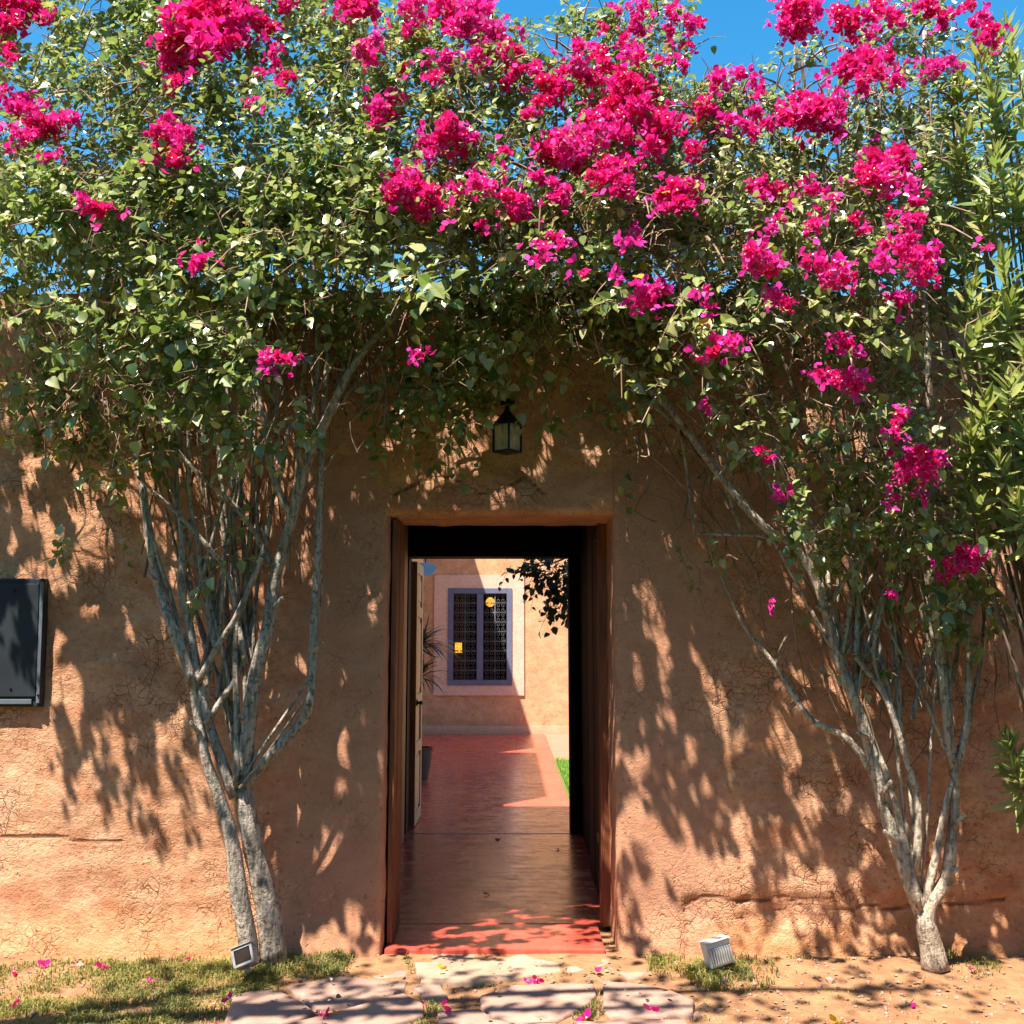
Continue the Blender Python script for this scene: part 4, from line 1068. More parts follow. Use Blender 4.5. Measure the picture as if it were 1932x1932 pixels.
RZ = [
 (1020, 290, 220, 150, .30, .31, 180, .050), (1260, 290, 170, 130, .30, .31, 140, .050), (1500, 340, 170, 90, .30, .31, 150, .050), (1700, 300, 120, 130, .25, .31, 150, .050), (1830, 330, 80, 110, .2, .31, 70, .05),
 (1500, 860, 120, 70, -.80, .1, 22, .056), (1640, 930, 90, 80, -.74, .12, 30, .056), (1740, 990, 70, 80, -.66, .1, 24, .056), (1560, 1000, 60, 50, -.68, .08, 12, .058), (1800, 1090, 60, 70, -.60, .1, 18, .058), (1600, 780, 120, 60, -.88, .1, 30, .056), (1390, 780, 90, 60, -.86, .1, 18, .056), (1230, 690, 90, 50, -.95, .1, 18, .058), (1700, 840, 70, 70, -.82, .1, 20, .056),
 (1040, 270, 240, 180, -.36, .40, 640, .047), (1240, 260, 150, 160, -.36, .40, 380, .047), (950, 395, 220, 58, .42, .3, 290, .058), (1230, 400, 220, 58, .42, .3, 290, .058), (1520, 400, 220, 58, .42, .3, 290, .058), (1740, 400, 130, 58, .42, .3, 255, .058), (1000, 545, 200, 40, -.45, .25, 190, .058), (1430, 540, 300, 40, -.45, .25, 230, .056), (950, 410, 220, 58, -.02, .3, 270, .052), (1220, 415, 220, 56, -.02, .3, 270, .052), (1500, 425, 220, 50, -.02, .3, 270, .052), (1690, 420, 120, 50, -.1, .3, 251, .052), (1080, 70, 110, 46, -.1, .25, 56, .044), (1230, 60, 100, 70, -.15, .3, 80, .044),
 (890, 130, 140, 110, -.3, .36, 170, .047), (1000, 450, 200, 110, -.36, .36, 260, .052), (1250, 430, 180, 100, -.36, .36, 210, .050),
 (1400, 330, 150, 130, -.36, .38, 300, .046), (1600, 400, 170, 120, -.36, .38, 300, .048), (1560, 240, 190, 50, -.34, .34, 130, .046), (1700, 270, 100, 120, -.3, .34, 150, .048),
 (1360, 200, 70, 46, -.25, .3, 60, .046), (1440, 180, 70, 26, -.25, .25, 34, .044), (1490, 120, 60, 22, -.2, .2, 14, .044), (1600, 130, 60, 80, -.2, .25, 36, .044), (1640, 80, 60, 60, -.2, .25, 24, .044),
 (1722, 90, 34, 80, -.25, .2, 46, .046), (1760, 60, 70, 60, -.2, .25, 30, .046), (1790, 170, 50, 60, -.2, .2, 30, .046),
 (1000, 560, 190, 80, -.38, .3, 150, .058), (1225, 495, 60, 52, -.66, .12, 26, .075), (1280, 570, 170, 80, -.4, .28, 140, .058), (1450, 550, 160, 110, -.4, .3, 210, .056), (1620, 550, 140, 120, -.4, .3, 190, .054),
 (1150, 680, 150, 60, -.36, .22, 80, .058), (1300, 710, 120, 60, -.36, .22, 30, .058), (1420, 750, 120, 70, -.4, .22, 24, .056), (1560, 710, 150, 100, -.4, .24, 48, .055), (1660, 800, 90, 100, -.4, .22, 28, .055), (1710, 650, 70, 110, -.36, .22, 42, .055),
 (1440, 880, 70, 50, -.4, .1, 10, .056), (1495, 955, 18, 40, -.74, .05, 14, .066), (1550, 1015, 40, 36, -.42, .08, 8, .056), (1625, 985, 60, 50, -.4, .1, 14, .056), (1590, 1065, 50, 26, -.38, .08, 8, .056), (1700, 950, 60, 60, -.36, .1, 16, .056), (1600, 895, 70, 56, -.4, .12, 16, .056),
 (1352, 1065, 14, 28, -.3, .05, 5, .06), (1280, 1030, 8, 8, -.2, .02, 1, .06), (1460, 1146, 40, 10, -.2, .05, 4, .054), (1720, 1065, 50, 40, -.34, .1, 12, .058), (1800, 1000, 40, 60, -.36, .1, 12, .056), (1850, 1160, 36, 60, -.4, .08, 12, .058), (1685, 1120, 14, 16, -.36, .05, 2, .062), (1650, 1265, 40, 16, -.3, .05, 4, .05),
 (1330, 630, 70, 36, -0.96, 0.08, 35, 0.064), (1455, 585, 60, 36, -1.00, 0.08, 32, 0.06), (1560, 590, 50, 40, -1.00, 0.08, 29, 0.06), (1640, 610, 60, 34, -0.98, 0.08, 29, 0.06), (1300, 560, 50, 40, -1.09, 0.08, 22, 0.066), (1480, 510, 50, 30, -1.14, 0.08, 22, 0.06), (1150, 560, 60, 40, -1.04, 0.08, 19, 0.062),
 (1250, 440, 540, 55, -.02, .3, 460, .052), (1250, 480, 500, 50, -.30, .2, 280, .056),
 (1178, 896, 8, 10, -.15, .02, 1, .06), (1125, 775, 26, 26, -.3, .05, 5, .058), (1210, 720, 40, 40, -.4, .1, 8, .06), (1780, 870, 50, 70, -.3, .12, 8, .055)]
rdat = sprigs(RZ, np.random.default_rng(33))
foliage(br, rdat, M['leaf'], big=HEARTS)
RF = [(860,10,35),(880,30,25),(870,60,30),(900,25,30),(920,60,32),(915,85,28),(895,110,18),(830,110,25),(825,145,18),(760,130,12),(850,250,28),(870,260,26),(840,270,22),(800,275,20),(810,290,16),(880,280,20),(950,287,16),(890,345,18),(905,350,20),(920,345,16),(860,355,10),(970,375,24),(985,395,24),(965,385,16),(905,425,14),(1045,360,24),(1060,380,18),
 (960,100,25),(975,140,20),(960,160,18),(1035,160,26),(1045,175,24),(1010,130,18),(1060,150,20),(1090,115,25),(1110,140,22),(1120,100,22),(1150,130,22),(1185,155,30),(1175,175,32),(1200,180,30),(1165,205,30),(1195,215,28),(1225,195,26),(1220,225,26),(1245,230,22),(1270,240,20),(1140,220,26),(1110,240,26),(1080,260,28),(1055,275,26),(1030,275,22),(1050,295,28),(1075,300,26),(1100,280,24),(1130,255,22),(1170,250,24),(1200,265,20),(1225,280,22),(1250,265,16),(1150,330,26),(1165,345,26),(1130,345,20),(1175,320,18),(1185,300,16),(1015,330,18),(1280,370,30),(1262,375,24),(1300,365,22),(1288,390,20),(1250,385,16),(1310,290,16),(1300,270,14),(1043,450,16),(1055,460,14),(1020,470,16),(1015,490,10),(1190,445,14),(1195,460,12),(1180,460,8),(1100,518,14),(1210,560,22),(1225,575,18),(1245,550,20),(1240,535,14),(1160,520,10),
 (1170,10,10),(1205,15,16),(1200,45,20),(1210,65,12),(1270,30,18),(1300,40,18),(1310,50,10),(1255,60,16),(1295,85,14),(1140,50,8),(1240,120,16),(1280,115,10),(1180,85,18),(1195,110,20),(1285,130,14),(1020,190,18),(1000,215,16),(1320,45,12),
 (1461,7,10),(1490,25,26),(1510,40,28),(1485,45,22),(1495,70,18),(1540,15,18),(1530,45,14),(1515,20,22),(1590,40,26),(1600,60,26),(1610,30,20),(1640,35,16),(1660,10,14),(1680,35,20),(1690,40,14),(1640,60,10),(1590,125,24),(1605,135,22),(1630,100,22),(1640,115,20),(1660,110,18),(1625,155,18),(1600,115,20),(1650,135,18),(1680,110,12),(1700,118,10),(1690,155,14),(1750,130,18),(1770,125,14),(1795,118,14),(1740,15,22),(1760,25,20),(1790,30,18),(1780,50,12),(1830,8,12),(1850,25,12),(1845,50,18),(1865,60,20),(1855,80,16),(1870,85,12),
 (1525,205,30),(1540,220,32),(1555,200,26),(1515,230,26),(1560,240,24),(1490,225,24),(1470,225,16),(1500,180,14),(1570,215,18),(1585,190,10),(1435,165,12),(1415,150,10),(1430,180,12),(1360,150,14),(1400,140,14),(1405,130,10),(1345,140,10),(1355,165,12),(1325,200,18),(1350,215,16),(1320,225,14),(1400,235,16),(1420,210,18),(1440,240,18),(1415,245,16),(1365,230,12),
 (1640,310,28),(1660,330,28),(1630,330,24),(1690,300,20),(1705,315,18),(1690,335,20),(1645,295,18),(1670,350,18),(1715,340,10),(1415,350,18),(1440,345,14),(1425,370,18),(1460,365,20),(1480,370,12),(1535,355,14),(1525,350,12),(1545,365,10),(1580,380,8),(1725,380,14),(1740,370,10),(1730,410,16),(1720,420,20),(1705,415,14),(1680,400,8),(1455,430,12),(1465,420,10),(1530,430,14),(1540,405,10),(1610,415,14),(1625,425,10),
 (1430,485,24),(1440,500,20),(1415,495,18),(1450,490,14),(1420,470,14),(1540,495,18),(1565,510,20),(1585,520,20),(1590,505,16),(1555,525,14),(1530,490,12),(1600,525,12),(1655,500,16),(1670,495,12),(1700,470,18),(1715,450,14),(1720,490,20),(1735,510,20),(1750,500,14),(1745,480,14),(1750,470,12),(1755,530,12),(1690,450,12),(1670,455,10),(1680,565,14),(1700,570,14),(1715,565,10),(1465,565,14),(1485,575,14),(1450,560,10),(1320,550,12),(1340,580,8),
 (1370,655,20),(1385,645,18),(1350,665,14),(1585,640,14),(1590,655,18),(1605,668,10),(1565,640,8),(1560,712,18),(1580,715,18),(1610,718,20),(1620,710,12),(1550,705,12),(1320,667,9),(1690,790,10),(1705,780,10),(1690,815,8),(1685,825,10),(1720,875,24),(1745,860,24),(1765,870,18),(1735,890,20),(1705,890,18),(1760,890,12),(1695,895,10),(1735,940,12),(1685,940,8),(1440,858,12),(1480,925,12),(1815,1055,16),(1790,1065,14),(1830,1065,16),(1845,1050,10),(1825,1040,12),(1780,1080,8),(1680,1122,8),(1455,1140,6),(1330,770,6),(1860,465,8)]
flowers(br, RF, front_depth)
# bare hanging twigs among and under the leaves
trng = np.random.default_rng(3)
tw = list(rdat[4][::2])
def wander(px, py, dx, dy, y, n=5, j=9):
    pts = []
    for i in range(n):
        t = i / (n - 1)
        pts.append(P(px + dx * t + trng.normal(0, j) * (0 < i), py + dy * t + trng.normal(0, j) * (0 < i), min(-0.035, y + trng.normal(0, 0.03))))
    return catmull(pts, 0.06)
for _ in range(120):
    x = trng.uniform(1120, 1760); y = trng.uniform(520, 860)
    tw.append(wander(x, y, trng.uniform(-90, 150), trng.uniform(-60, 230), trng.uniform(-.5, -.08), 6, 16))
for _ in range(420):
    x = trng.uniform(860, 1780); y = trng.uniform(300, 640)
    tw.append(wander(x, y, trng.uniform(-90, 90), trng.uniform(-90, 110), trng.uniform(-.75, -.2), 4, 12))
for _ in range(22):
    x = trng.uniform(1180, 1420); y = trng.uniform(700, 980)
    tw.append(wander(x, y, trng.uniform(20, 190), trng.uniform(90, 320), trng.uniform(-.2, -.06), 6, 12))
for _ in range(70):
    x = trng.uniform(1480, 1900); y = trng.uniform(850, 1250)
    tw.append(wander(x, y, trng.uniform(-40, 90), trng.uniform(100, 260), trng.uniform(-.35, -.06)))
for bx, by, tx, ty in ((1500, 230, 1505, 60), (1515, 220, 1545, 20), (1600, 300, 1600, 40), (1640, 260, 1630, 90), (1655, 200, 1690, 30), (1745, 200, 1760, 20), (1780, 250, 1790, 20), (1840, 220, 1855, 40), (1210, 200, 1200, 10), (1270, 200, 1290, 20), (1080, 160, 1085, 40), (1080, 120, 1020, 60), (1100, 110, 1150, 55), (1420, 240, 1400, 110), (1525, 230, 1520, 120), (1440, 190, 1480, 118)):
    for k in range(2):
        tw.append(wander(bx + trng.normal(0, 8), by, tx - bx, ty - by, -.3 + trng.normal(0, .1), 5, 5))
stuff_tubes('twigs', tw, 0.0042, M['twig'], br)
print('right leaves', len(rdat[0]))
# loose stems inside the left crown
tw = []
for _ in range(70):
    x = trng.uniform(520, 740); y = trng.uniform(600, 860)
    tw.append(wander(x, y, trng.uniform(-110, 150), trng.uniform(-330, -60), trng.uniform(-.5, -.10), 6, 15))
for _ in range(160):
    x = trng.uniform(60, 560); y = trng.uniform(520, 900)
    tw.append(wander(x, y, trng.uniform(-120, 120), trng.uniform(-230, -60), trng.uniform(-.5, -.10), 5, 12))
for _ in range(26):
    x = trng.uniform(250, 640); y = trng.uniform(900, 1150)
    tw.append(wander(x, y, trng.uniform(-60, 60), trng.uniform(-260, -120), trng.uniform(-.3, -.06), 5, 10))
for _ in range(70):
    x = trng.uniform(640, 1050); y = trng.uniform(640, 800)
    tw.append(wander(x, y, trng.uniform(-110, 110), trng.uniform(-200, -40), trng.uniform(-.4, -.06), 5, 10))
stuff_tubes('bare_twigs', tw, 0.0040, M['twig'], bl)

# ------------------------------------------------------------------ oleander at the right edge
ol = empty('oleander', (2.85, -0.45, 0.02), 'tall oleander shrub with narrow yellow-green leaves at the right edge', 'shrub')
tips = [(1850,70,-.8),(1900,95,-.85),(1800,150,-.7),(1870,175,-.9),(1832,225,-.8),(1920,215,-.95),(1880,295,-.95),(1800,290,-.7),(1915,335,-1),(1785,375,-.6),(1850,385,-.85),(1890,470,-1),(1840,520,-.9),(1915,545,-1),(1868,590,-1),(1930,640,-1.05),(1800,455,-.6),(1858,735,-1),(1905,700,-1.05),(1828,790,-.9),(1925,790,-1),(1880,850,-.95),(1915,930,-.95),(1812,860,-.7),(1850,935,-.8),(1920,1010,-.9),(1905,1080,-.9),(1895,1390,-.55),(1880,1365,-.5),(1918,1440,-.6),(1905,1300,-.6),(1960,300,-.9),(1970,500,-.9),(1965,700,-.9),(1960,900,-.9),(1960,1150,-.8),(1900,30,-.7),(1830,330,-.5),(1780,480,-.4),(1865,660,-.6),(1900,780,-.6),(1860,440,-.5),(1890,600,-.5),(1900,1180,-.6),(1845,820,-.5)]
opos = []; otip = []; onrm = []; osz = []; stems = []
orng = np.random.default_rng(8)
tips = tips + [(a + orng.uniform(-30, 60), b + orng.uniform(-60, 60), y + orng.uniform(-.1, .4)) for a, b, y in tips if b < 700 and orng.uniform() < .6]
tips = [t for t in tips if t[1] < 1000 or (t[1] > 1350 and t[0] > 1885)]
for (px, py, y) in tips:
    e = P(px, py, y)
    foot = np.array((2.85 + orng.uniform(-.12, .12), -0.45 + orng.uniform(-.1, .1), 0.02))
    mid = foot * 0.5 + e * 0.5 + np.array((orng.uniform(.0, .15), .08, -.1))
    d = e - mid; d /= np.linalg.norm(d)
    d = d * 0.5 + np.array((orng.normal(-.25, .3), -.65, .30)); d /= np.linalg.norm(d)
    pre = e - d * 0.30
    stems.append(([foot, mid, pre, e], y))
    s = np.cross(d, (0.2, 0.9, 0.3)); s /= np.linalg.norm(s); b = np.cross(d, s)
    nwh = 10
    for w in range(nwh):
        t = w / (nwh - 1)
        p = pre + (e - pre) * (t * 1.05 - 0.25)
        for k in range(3):
            a = w * 1.05 + k * 2.094 + orng.normal(0, .15)
            lat = s * math.cos(a) + b * math.sin(a)
            spread = 1.0 - 0.75 * t ** 2
            opos.append(p); otip.append(d * (0.15 + .85 * t) + lat * spread + orng.normal(0, .12, 3) + np.array((0, 0, -.15 * (1 - t))))
            onrm.append(d * 0.8 - lat * 0.2 + np.array((-.2, -.4, .6)) + orng.normal(0, .2, 3))
            osz.append((0.160 - 0.06 * t ** 3) * orng.uniform(.8, 1.2))
for pts, y in stems:
    tube('stem', pts, 0.014, 0.005, M['twig'], ol, 6, 0.12, 0.1)
LB_F = [(0, 1, 2, 3), (0, 3, 5, 4)]
LANCES = [(np.array([(0,0,0),(-.075,.25,.02),(-.08,.55,.01),(0,1,-.12),(.075,.25,.02),(.08,.55,.01)]), [(0,3,2,1),(0,4,5,3)]), (np.array([(0,0,0),(-.08,.25,.03),(-.075,.6,.03),(0,1,-.02),(.08,.25,.03),(.075,.6,.03)]), [(0,3,2,1),(0,4,5,3)])]
foliage(ol, (np.array(opos), np.array(otip), np.array(onrm), np.array(osz), None), M['oleander'], (LANCE_V, LANCE_F), LANCES)

# ------------------------------------------------------------------ lantern over the door
LC = P(957, 803, -0.17)
lan = empty('wall_lantern', tuple(LC), 'black iron lantern with seeded glass hanging above the doorway', 'lantern')
k = 1 / FPX * 5.55
hw = 27 * k; hh = 52 * k; rot = math.radians(52)
corn = [(hw * math.cos(rot + i * math.pi / 2 + math.pi / 4 - math.radians(0)), hw * math.sin(rot + i * math.pi / 2 + math.pi / 4)) for i in range(4)]
bm = bmesh.new(); lathe(bm, [(hw * 1.05, 0), (hw * 1.05, 0.008), (hw * .80, 0.03), (hw * .42, 0.065), (hw * .22, 0.085), (hw * .16, 0.10), (hw * .2, .108), (hw * .08, 0.118)], 8, LC)
me = bpy.data.meshes.new('roof_cap'); bm.to_mesh(me); bm.free(); link('roof_cap', me, M['iron'], lan)
for (cx_, cy_) in corn:
    box('corner_bar', LC[0] + cx_ - .006, LC[0] + cx_ + .006, LC[1] + cy_ - .006, LC[1] + cy_ + .006, LC[2] - hh, LC[2] + .002, M['iron'], lan, 0.001)
for i in range(4):
    a, b = corn[i], corn[(i + 1) % 4]
    s = 0.93
    V = [(LC[0] + a[0]*s, LC[1] + a[1]*s, LC[2] - hh + .006), (LC[0] + b[0]*s, LC[1] + b[1]*s, LC[2] - hh + .006), (LC[0] + b[0]*s, LC[1] + b[1]*s, LC[2]), (LC[0] + a[0]*s, LC[1] + a[1]*s, LC[2])]
    link('glass_pane', mesh_from('glass_pane', V, [(0, 1, 2, 3)], False), M['lantern_glass'], lan)
    tube('bottom_rail', [np.array((LC[0] + a[0], LC[1] + a[1], LC[2] - hh)), np.array((LC[0] + b[0], LC[1] + b[1], LC[2] - hh))], .006, .006, M['iron'], lan, 6, .1, 0)
bm = bmesh.new(); lathe(bm, [(hw * .96, -hh - .006), (hw * .96, -hh + .001)], 4, LC, rot + math.pi / 4)
me = bpy.data.meshes.new('base_plate'); bm.to_mesh(me); bm.free(); link('base_plate', me, M['iron'], lan)
bm = bmesh.new(); lathe(bm, [(.012, -hh), (.014, -hh + .03), (.026, -hh + .05), (.026, -hh + .08), (.01, -hh + .10)], 10, LC)
me = bpy.data.meshes.new('bulb'); bm.to_mesh(me); bm.free(); link('bulb', me, M['white_metal'], lan)
ring = [LC + np.array((.016 * math.cos(t), 0, .132 + .016 * math.sin(t))) for t in np.linspace(0, 6.28, 14)]
tube('ring', ring, .003, .003, M['iron'], lan, 5, .02, 0)
tube('arm', [LC + np.array((0, 0, .15)), LC + np.array((0, -.0, .19)), LC + np.array((0, .06, .215)), LC + np.array((0, .18, .20))], .007, .008, M['iron'], lan, 6, .02, 0)
box('wall_plate', LC[0] - .04, LC[0] + .04, LC[1] + .14, LC[1] + .165, LC[2] + .15, LC[2] + .25, M['iron'], lan)

# ------------------------------------------------------------------ meter cabinet on the left
mc = empty('meter_cabinet', tuple(P(0, 1212, 0)), 'dark grey steel meter cabinet fixed to the wall at the left edge', 'cabinet')
a = P(-110, 1091, -0.05); b = P(82, 1334, -0.05)
X0, X1, Z0, Z1 = a[0], P(84, 1090, -.05)[0], b[2], a[2]
shear = (P(84, 1090, -.06)[0] - P(75, 1334, -.06)[0])
def cab(name, x0, x1, y0, y1, z0, z1, mat, bev):
    o = box(name, x0, x1, y0, y1, z0, z1, mat, mc, bev)
    for v in o.data.vertices: v.co.x += shear * ((v.co.z - Z1) / (Z1 - Z0))
    return o
cab('housing', X0, X1, -0.042, 0.05, Z0, Z1, M['steel'], 0.006)
cab('door_panel', X0 + .03, X1 - .026, -0.054, -0.044, Z0 + .055, Z1 - .03, M['steel'], 0.003)
cab('edge_strip', X1 - .022, X1 - .004, -0.052, -0.044, Z0 + .02, Z1 - .02, M['steel_edge'], 0.002)
cab('bottom_rail', X0 + .01, X1 - .045, -0.054, -0.044, Z0 + .015, Z0 + .042, M['steel_edge'], 0.003)
for (px, py) in ((20, 1322 - 22), (72, 1312), (66, 1295), (28, 1115)):
    c = P(px, py, -.055)
    bm = bmesh.new(); lathe(bm, [(.007, 0), (.006, .004)], 8); bmesh.ops.rotate(bm, verts=bm.verts, cent=(0,0,0), matrix=Matrix.Rotation(math.pi/2, 3, 'X')); bmesh.ops.translate(bm, verts=bm.verts, vec=c)
    me = bpy.data.meshes.new('screw'); bm.to_mesh(me); bm.free(); link('screw', me, M['iron'], mc)

# ------------------------------------------------------------------ small ground spotlights
def spotlight(px, py, y, size, rz, rx, label, mat, ribs):
    g = empty('spotlight', tuple(P(px, py, y)), label, 'spotlight', 'garden spotlights at the foot of the wall')
    c = Vector(P(px, py, y)); R = Matrix.Translation(c) @ Matrix.Rotation(rz, 4, 'Z') @ Matrix.Rotation(rx, 4, 'X')
    R = R @ Matrix.Rotation(-0.20 if ribs else -0.42, 4, 'Y')
    def put(name, x0, x1, y0, y1, z0, z1, m_, bev=.003):
        bm = bmesh.new(); box_bm(bm, x0, x1, y0, y1, z0, z1, bev)
        for v in bm.verts: v.co = R @ v.co
        me = bpy.data.meshes.new(name); bm.to_mesh(me); bm.free(); return link(name, me, m_, g)
    s = size
    put('housing', -s, s, -.035, .035, -s * .9, s * .9, mat, .006)
    put('visor', -s * 1.03, s * 1.03, -.055, .05, s * .9 + .001, s * .98, mat)
    if ribs:
        for i in range(9):
            x = -s * .8 + i * s * .2
            put('cooling_rib', x - .003, x + .003, -.052, -.036, -s * .7, s * .45, M['grey_metal'], .001)
    else:
        put('glass', -s * .84, s * .84, -.042, -.036, -s * .72, s * .72, M['wood_black'], .001)
        for z in (-s * .82, s * .80): put('rim', -s, s, -.046, -.036, z - .006, z + .006, mat, .001)
        for x in (-s * .93, s * .93): put('rim', x - .006, x + .006, -.046, -.036, -s * .79, s * .77, mat, .001)
    put('bracket', -.012, .012, -.01, .01, -s * 1.5, -s * .9 - .001, M['grey_metal'])
spotlight(1353, 1797, -.30, .066, .25, -.15, 'white spotlight in the grass tuft on the right of the doorway', M['white_metal'], True)
spotlight(464, 1806, -.44, .050, -.20, -.45, 'grey spotlight with dark glass leaning at the left twin trunk', M['grey_metal'], False)

# ------------------------------------------------------------------ flagstones
path = empty('stone_path', (0, -0.5, 0), kind='structure')
def c3(x, y): return ((500 + x * .31056) * .805, (2150 + y * .31056) * .805)
def c4(x, y): return ((1000 + x * .36232) * .805, (2150 + y * .36232) * .805)
stones = [
 ([c3(*p) for p in ((1080,262),(1280,255),(1425,290),(1470,410),(1455,445),(1250,458),(1040,425))], 's'),
 ([c3(*p) for p in ((545,520),(720,485),(900,440),(1060,440),(1250,470),(1478,480),(1450,548),(1220,600),(1000,655),(780,690),(690,635))], 's'),
 ([c3(*p) for p in ((150,585),(300,545),(480,540),(680,640),(770,712),(640,770),(520,798),(200,830),(80,770))], 's'),
 ([c3(*p) for p in ((500,815),(750,752),(985,690),(1210,620),(1450,562),(1590,640),(1600,735),(1370,800),(1300,900),(700,930),(420,900))], 's'),
 ([c3(1450,245), c3(1700,235), c4(420,205), c4(840,215), c4(880,260), c4(884,350), c4(600,385), c4(250,415), c3(1740,480), c3(1560,480), c3(1535,430)], 'p'),
 ([c4(*p) for p in ((895,215),(1080,195),(1190,215),(1180,300),(1080,330),(905,355))], 'p'),
 ([c4(*p) for p in ((1245,268),(1330,250),(1400,255),(1438,320),(1400,385),(1300,400),(1225,345))], 's'),
 ([c4(*p) for p in ((340,500),(560,435),(820,420),(1088,420),(1100,490),(1060,545),(960,610),(850,660),(600,680),(430,640),(345,570))], 's'),
 ([c4(*p) for p in ((1130,408),(1400,425),(1590,470),(1728,530),(1722,625),(1400,640),(1200,655),(1140,600))], 's'),
 ([c4(*p) for p in ((60,600),(335,585),(420,650),(600,690),(850,672),(860,760),(400,820),(80,780))], 's'),
 ([c4(*p) for p in ((960,670),(1200,668),(1420,655),(1690,662),(1720,760),(1300,800),(980,790))], 's'),
 ([c3(*p) for p in ((1500,520),(1620,495),(1720,505),(1765,590),(1610,610))], 's'),
]
for pts, kd in stones:
    zt = (0.036 if kd == 'p' else 0.024) + random.uniform(-.004, .004)
    c = [G(a, b, zt)[:2] for a, b in pts]
    cen = np.mean(c, axis=0)
    fine = []
    for i in range(len(c)):
        p0, p1 = c[i], c[(i + 1) % len(c)]
        m_ = max(1, int(np.linalg.norm(p1 - p0) / 0.045))
        for j in range(m_):
            q = p0 + (p1 - p0) * j / m_
            nn = np.array((mnoise.noise(Vector((q[0]*9, q[1]*9, 1))), mnoise.noise(Vector((q[0]*9, q[1]*9, 8)))))
            fine.append(cen + (q - cen) * 0.985 + nn * 0.008)
    bm = bmesh.new()
    rings = []
    for ins, dz in ((1.0, -.09), (1.0, -.012), (.985, -.003), (.96, 0.0), (.6, .001), (.25, 0)):
        ring_ = []
        for q in fine:
            w = cen + (q - cen) * ins
            z = zt + dz + (0.004 * mnoise.noise(Vector((w[0]*5, w[1]*5, zt*90))) + .002 * mnoise.noise(Vector((w[0]*16, w[1]*16, 3))) if dz > -.05 else 0)
            ring_.append(bm.verts.new((w[0], w[1], z)))
        rings.append(ring_)
    for A_, B_ in zip(rings, rings[1:]):
        for i in range(len(A_)):
            j = (i + 1) % len(A_)
            bm.faces.new((A_[i], A_[j], B_[j], B_[i]))
    bm.faces.new(rings[-1])
    bmesh.ops.recalc_face_normals(bm, faces=bm.faces)
    for f in bm.faces: f.smooth = True
    me = bpy.data.meshes.new('flagstone'); bm.to_mesh(me); bm.free()
    link('flagstone', me, M['stone_pale'] if kd == 'p' else M['stone'], path)
STONE_POLYS = [np.array([G(a, b, 0.03)[:2] for a, b in pts]) for pts, _ in stones]
def in_stone(x, y):
    for poly in STONE_POLYS:
        inside = False; j = len(poly) - 1
        for i in range(len(poly)):
            if (poly[i][1] > y) != (poly[j][1] > y) and x < (poly[j][0] - poly[i][0]) * (y - poly[i][1]) / (poly[j][1] - poly[i][1]) + poly[i][0]: inside = not inside
            j = i
        if inside: return True
    return False

# ------------------------------------------------------------------ grass and weeds
def blades(name, zones, rng, hmul=1.0):
    V = []; F = []
    for (px, py, rx, ry, n, h) in zones:
        for _ in range(n):
            a = rng.uniform(0, 6.28); r = math.sqrt(rng.uniform())
            g = G(px + rx * r * math.cos(a), py + ry * r * math.sin(a), 0.02)
            if g[1] > -0.045 or in_stone(g[0], g[1]): continue
            cl = mnoise.noise(Vector((g[0] * 6, g[1] * 6, 4)))
            if rng.uniform() > 0.62 + 0.9 * cl: continue
            z = ground_z(g[0], g[1]) - .004
            hh_ = h * rng.uniform(.5, 1.3) * (1 + .5 * cl); w = rng.uniform(.0018, .0034)
            az = rng.uniform(0, 6.28); d = np.array((math.cos(az), math.sin(az), 0)); s = np.array((-d[1], d[0], 0)) * w
            ln = rng.uniform(.25, 1.1)
            b = np.array((g[0], g[1], z)); m_ = b + d * hh_ * ln * .35 + np.array((0, 0, hh_ * .62)); t = b + d * hh_ * ln + np.array((0, 0, hh_ * (1.0 - .35 * ln)))
            o = len(V); V += [b - s, b + s, m_ + s * .8, m_ - s * .8, t, t]
            F += [(o, o+1, o+2, o+3), (o+3, o+2, o+4, o+5)]
    me = mesh_np(name, V, F)
    o = link(name, me, M['grass']); return tag(o, kind='stuff')
grg = np.random.default_rng(17)
blades('grass', [(130, 1880, 260, 62, 9000, .034), (330, 1870, 180, 60, 6500, .034), (60, 1925, 200, 40, 4000, .04), (430, 1850, 110, 40, 3000, .036), (570, 1822, 90, 26, 2600, .04), (640, 1800, 70, 18, 1300, .04), (300, 1832, 200, 16, 1500, .03), (690, 1790, 40, 10, 400, .045), (470, 1840, 60, 20, 1200, .045), (640, 1840, 60, 16, 400, .035)], grg)
blades('grass_tufts', [(1360, 1845, 62, 22, 1500, .055), (1280, 1830, 60, 20, 900, .035), (1410, 1840, 60, 30, 700, .04), (1240, 1812, 50, 14, 500, .04), (1160, 1795, 40, 10, 220, .035), (775, 1815, 14, 26, 220, .03), (810, 1900, 26, 40, 420, .035), (1112, 1895, 24, 30, 360, .04), (860, 1852, 90, 10, 300, .022), (1000, 1838, 90, 8, 200, .02), (1840, 1830, 50, 16, 260, .035), (1790, 1815, 16, 10, 160, .05), (1530, 1812, 90, 12, 160, .025), (1600, 1880, 300, 50, 220, .022), (900, 1925, 160, 16, 500, .03), (1200, 1912, 150, 14, 400, .03)], grg)

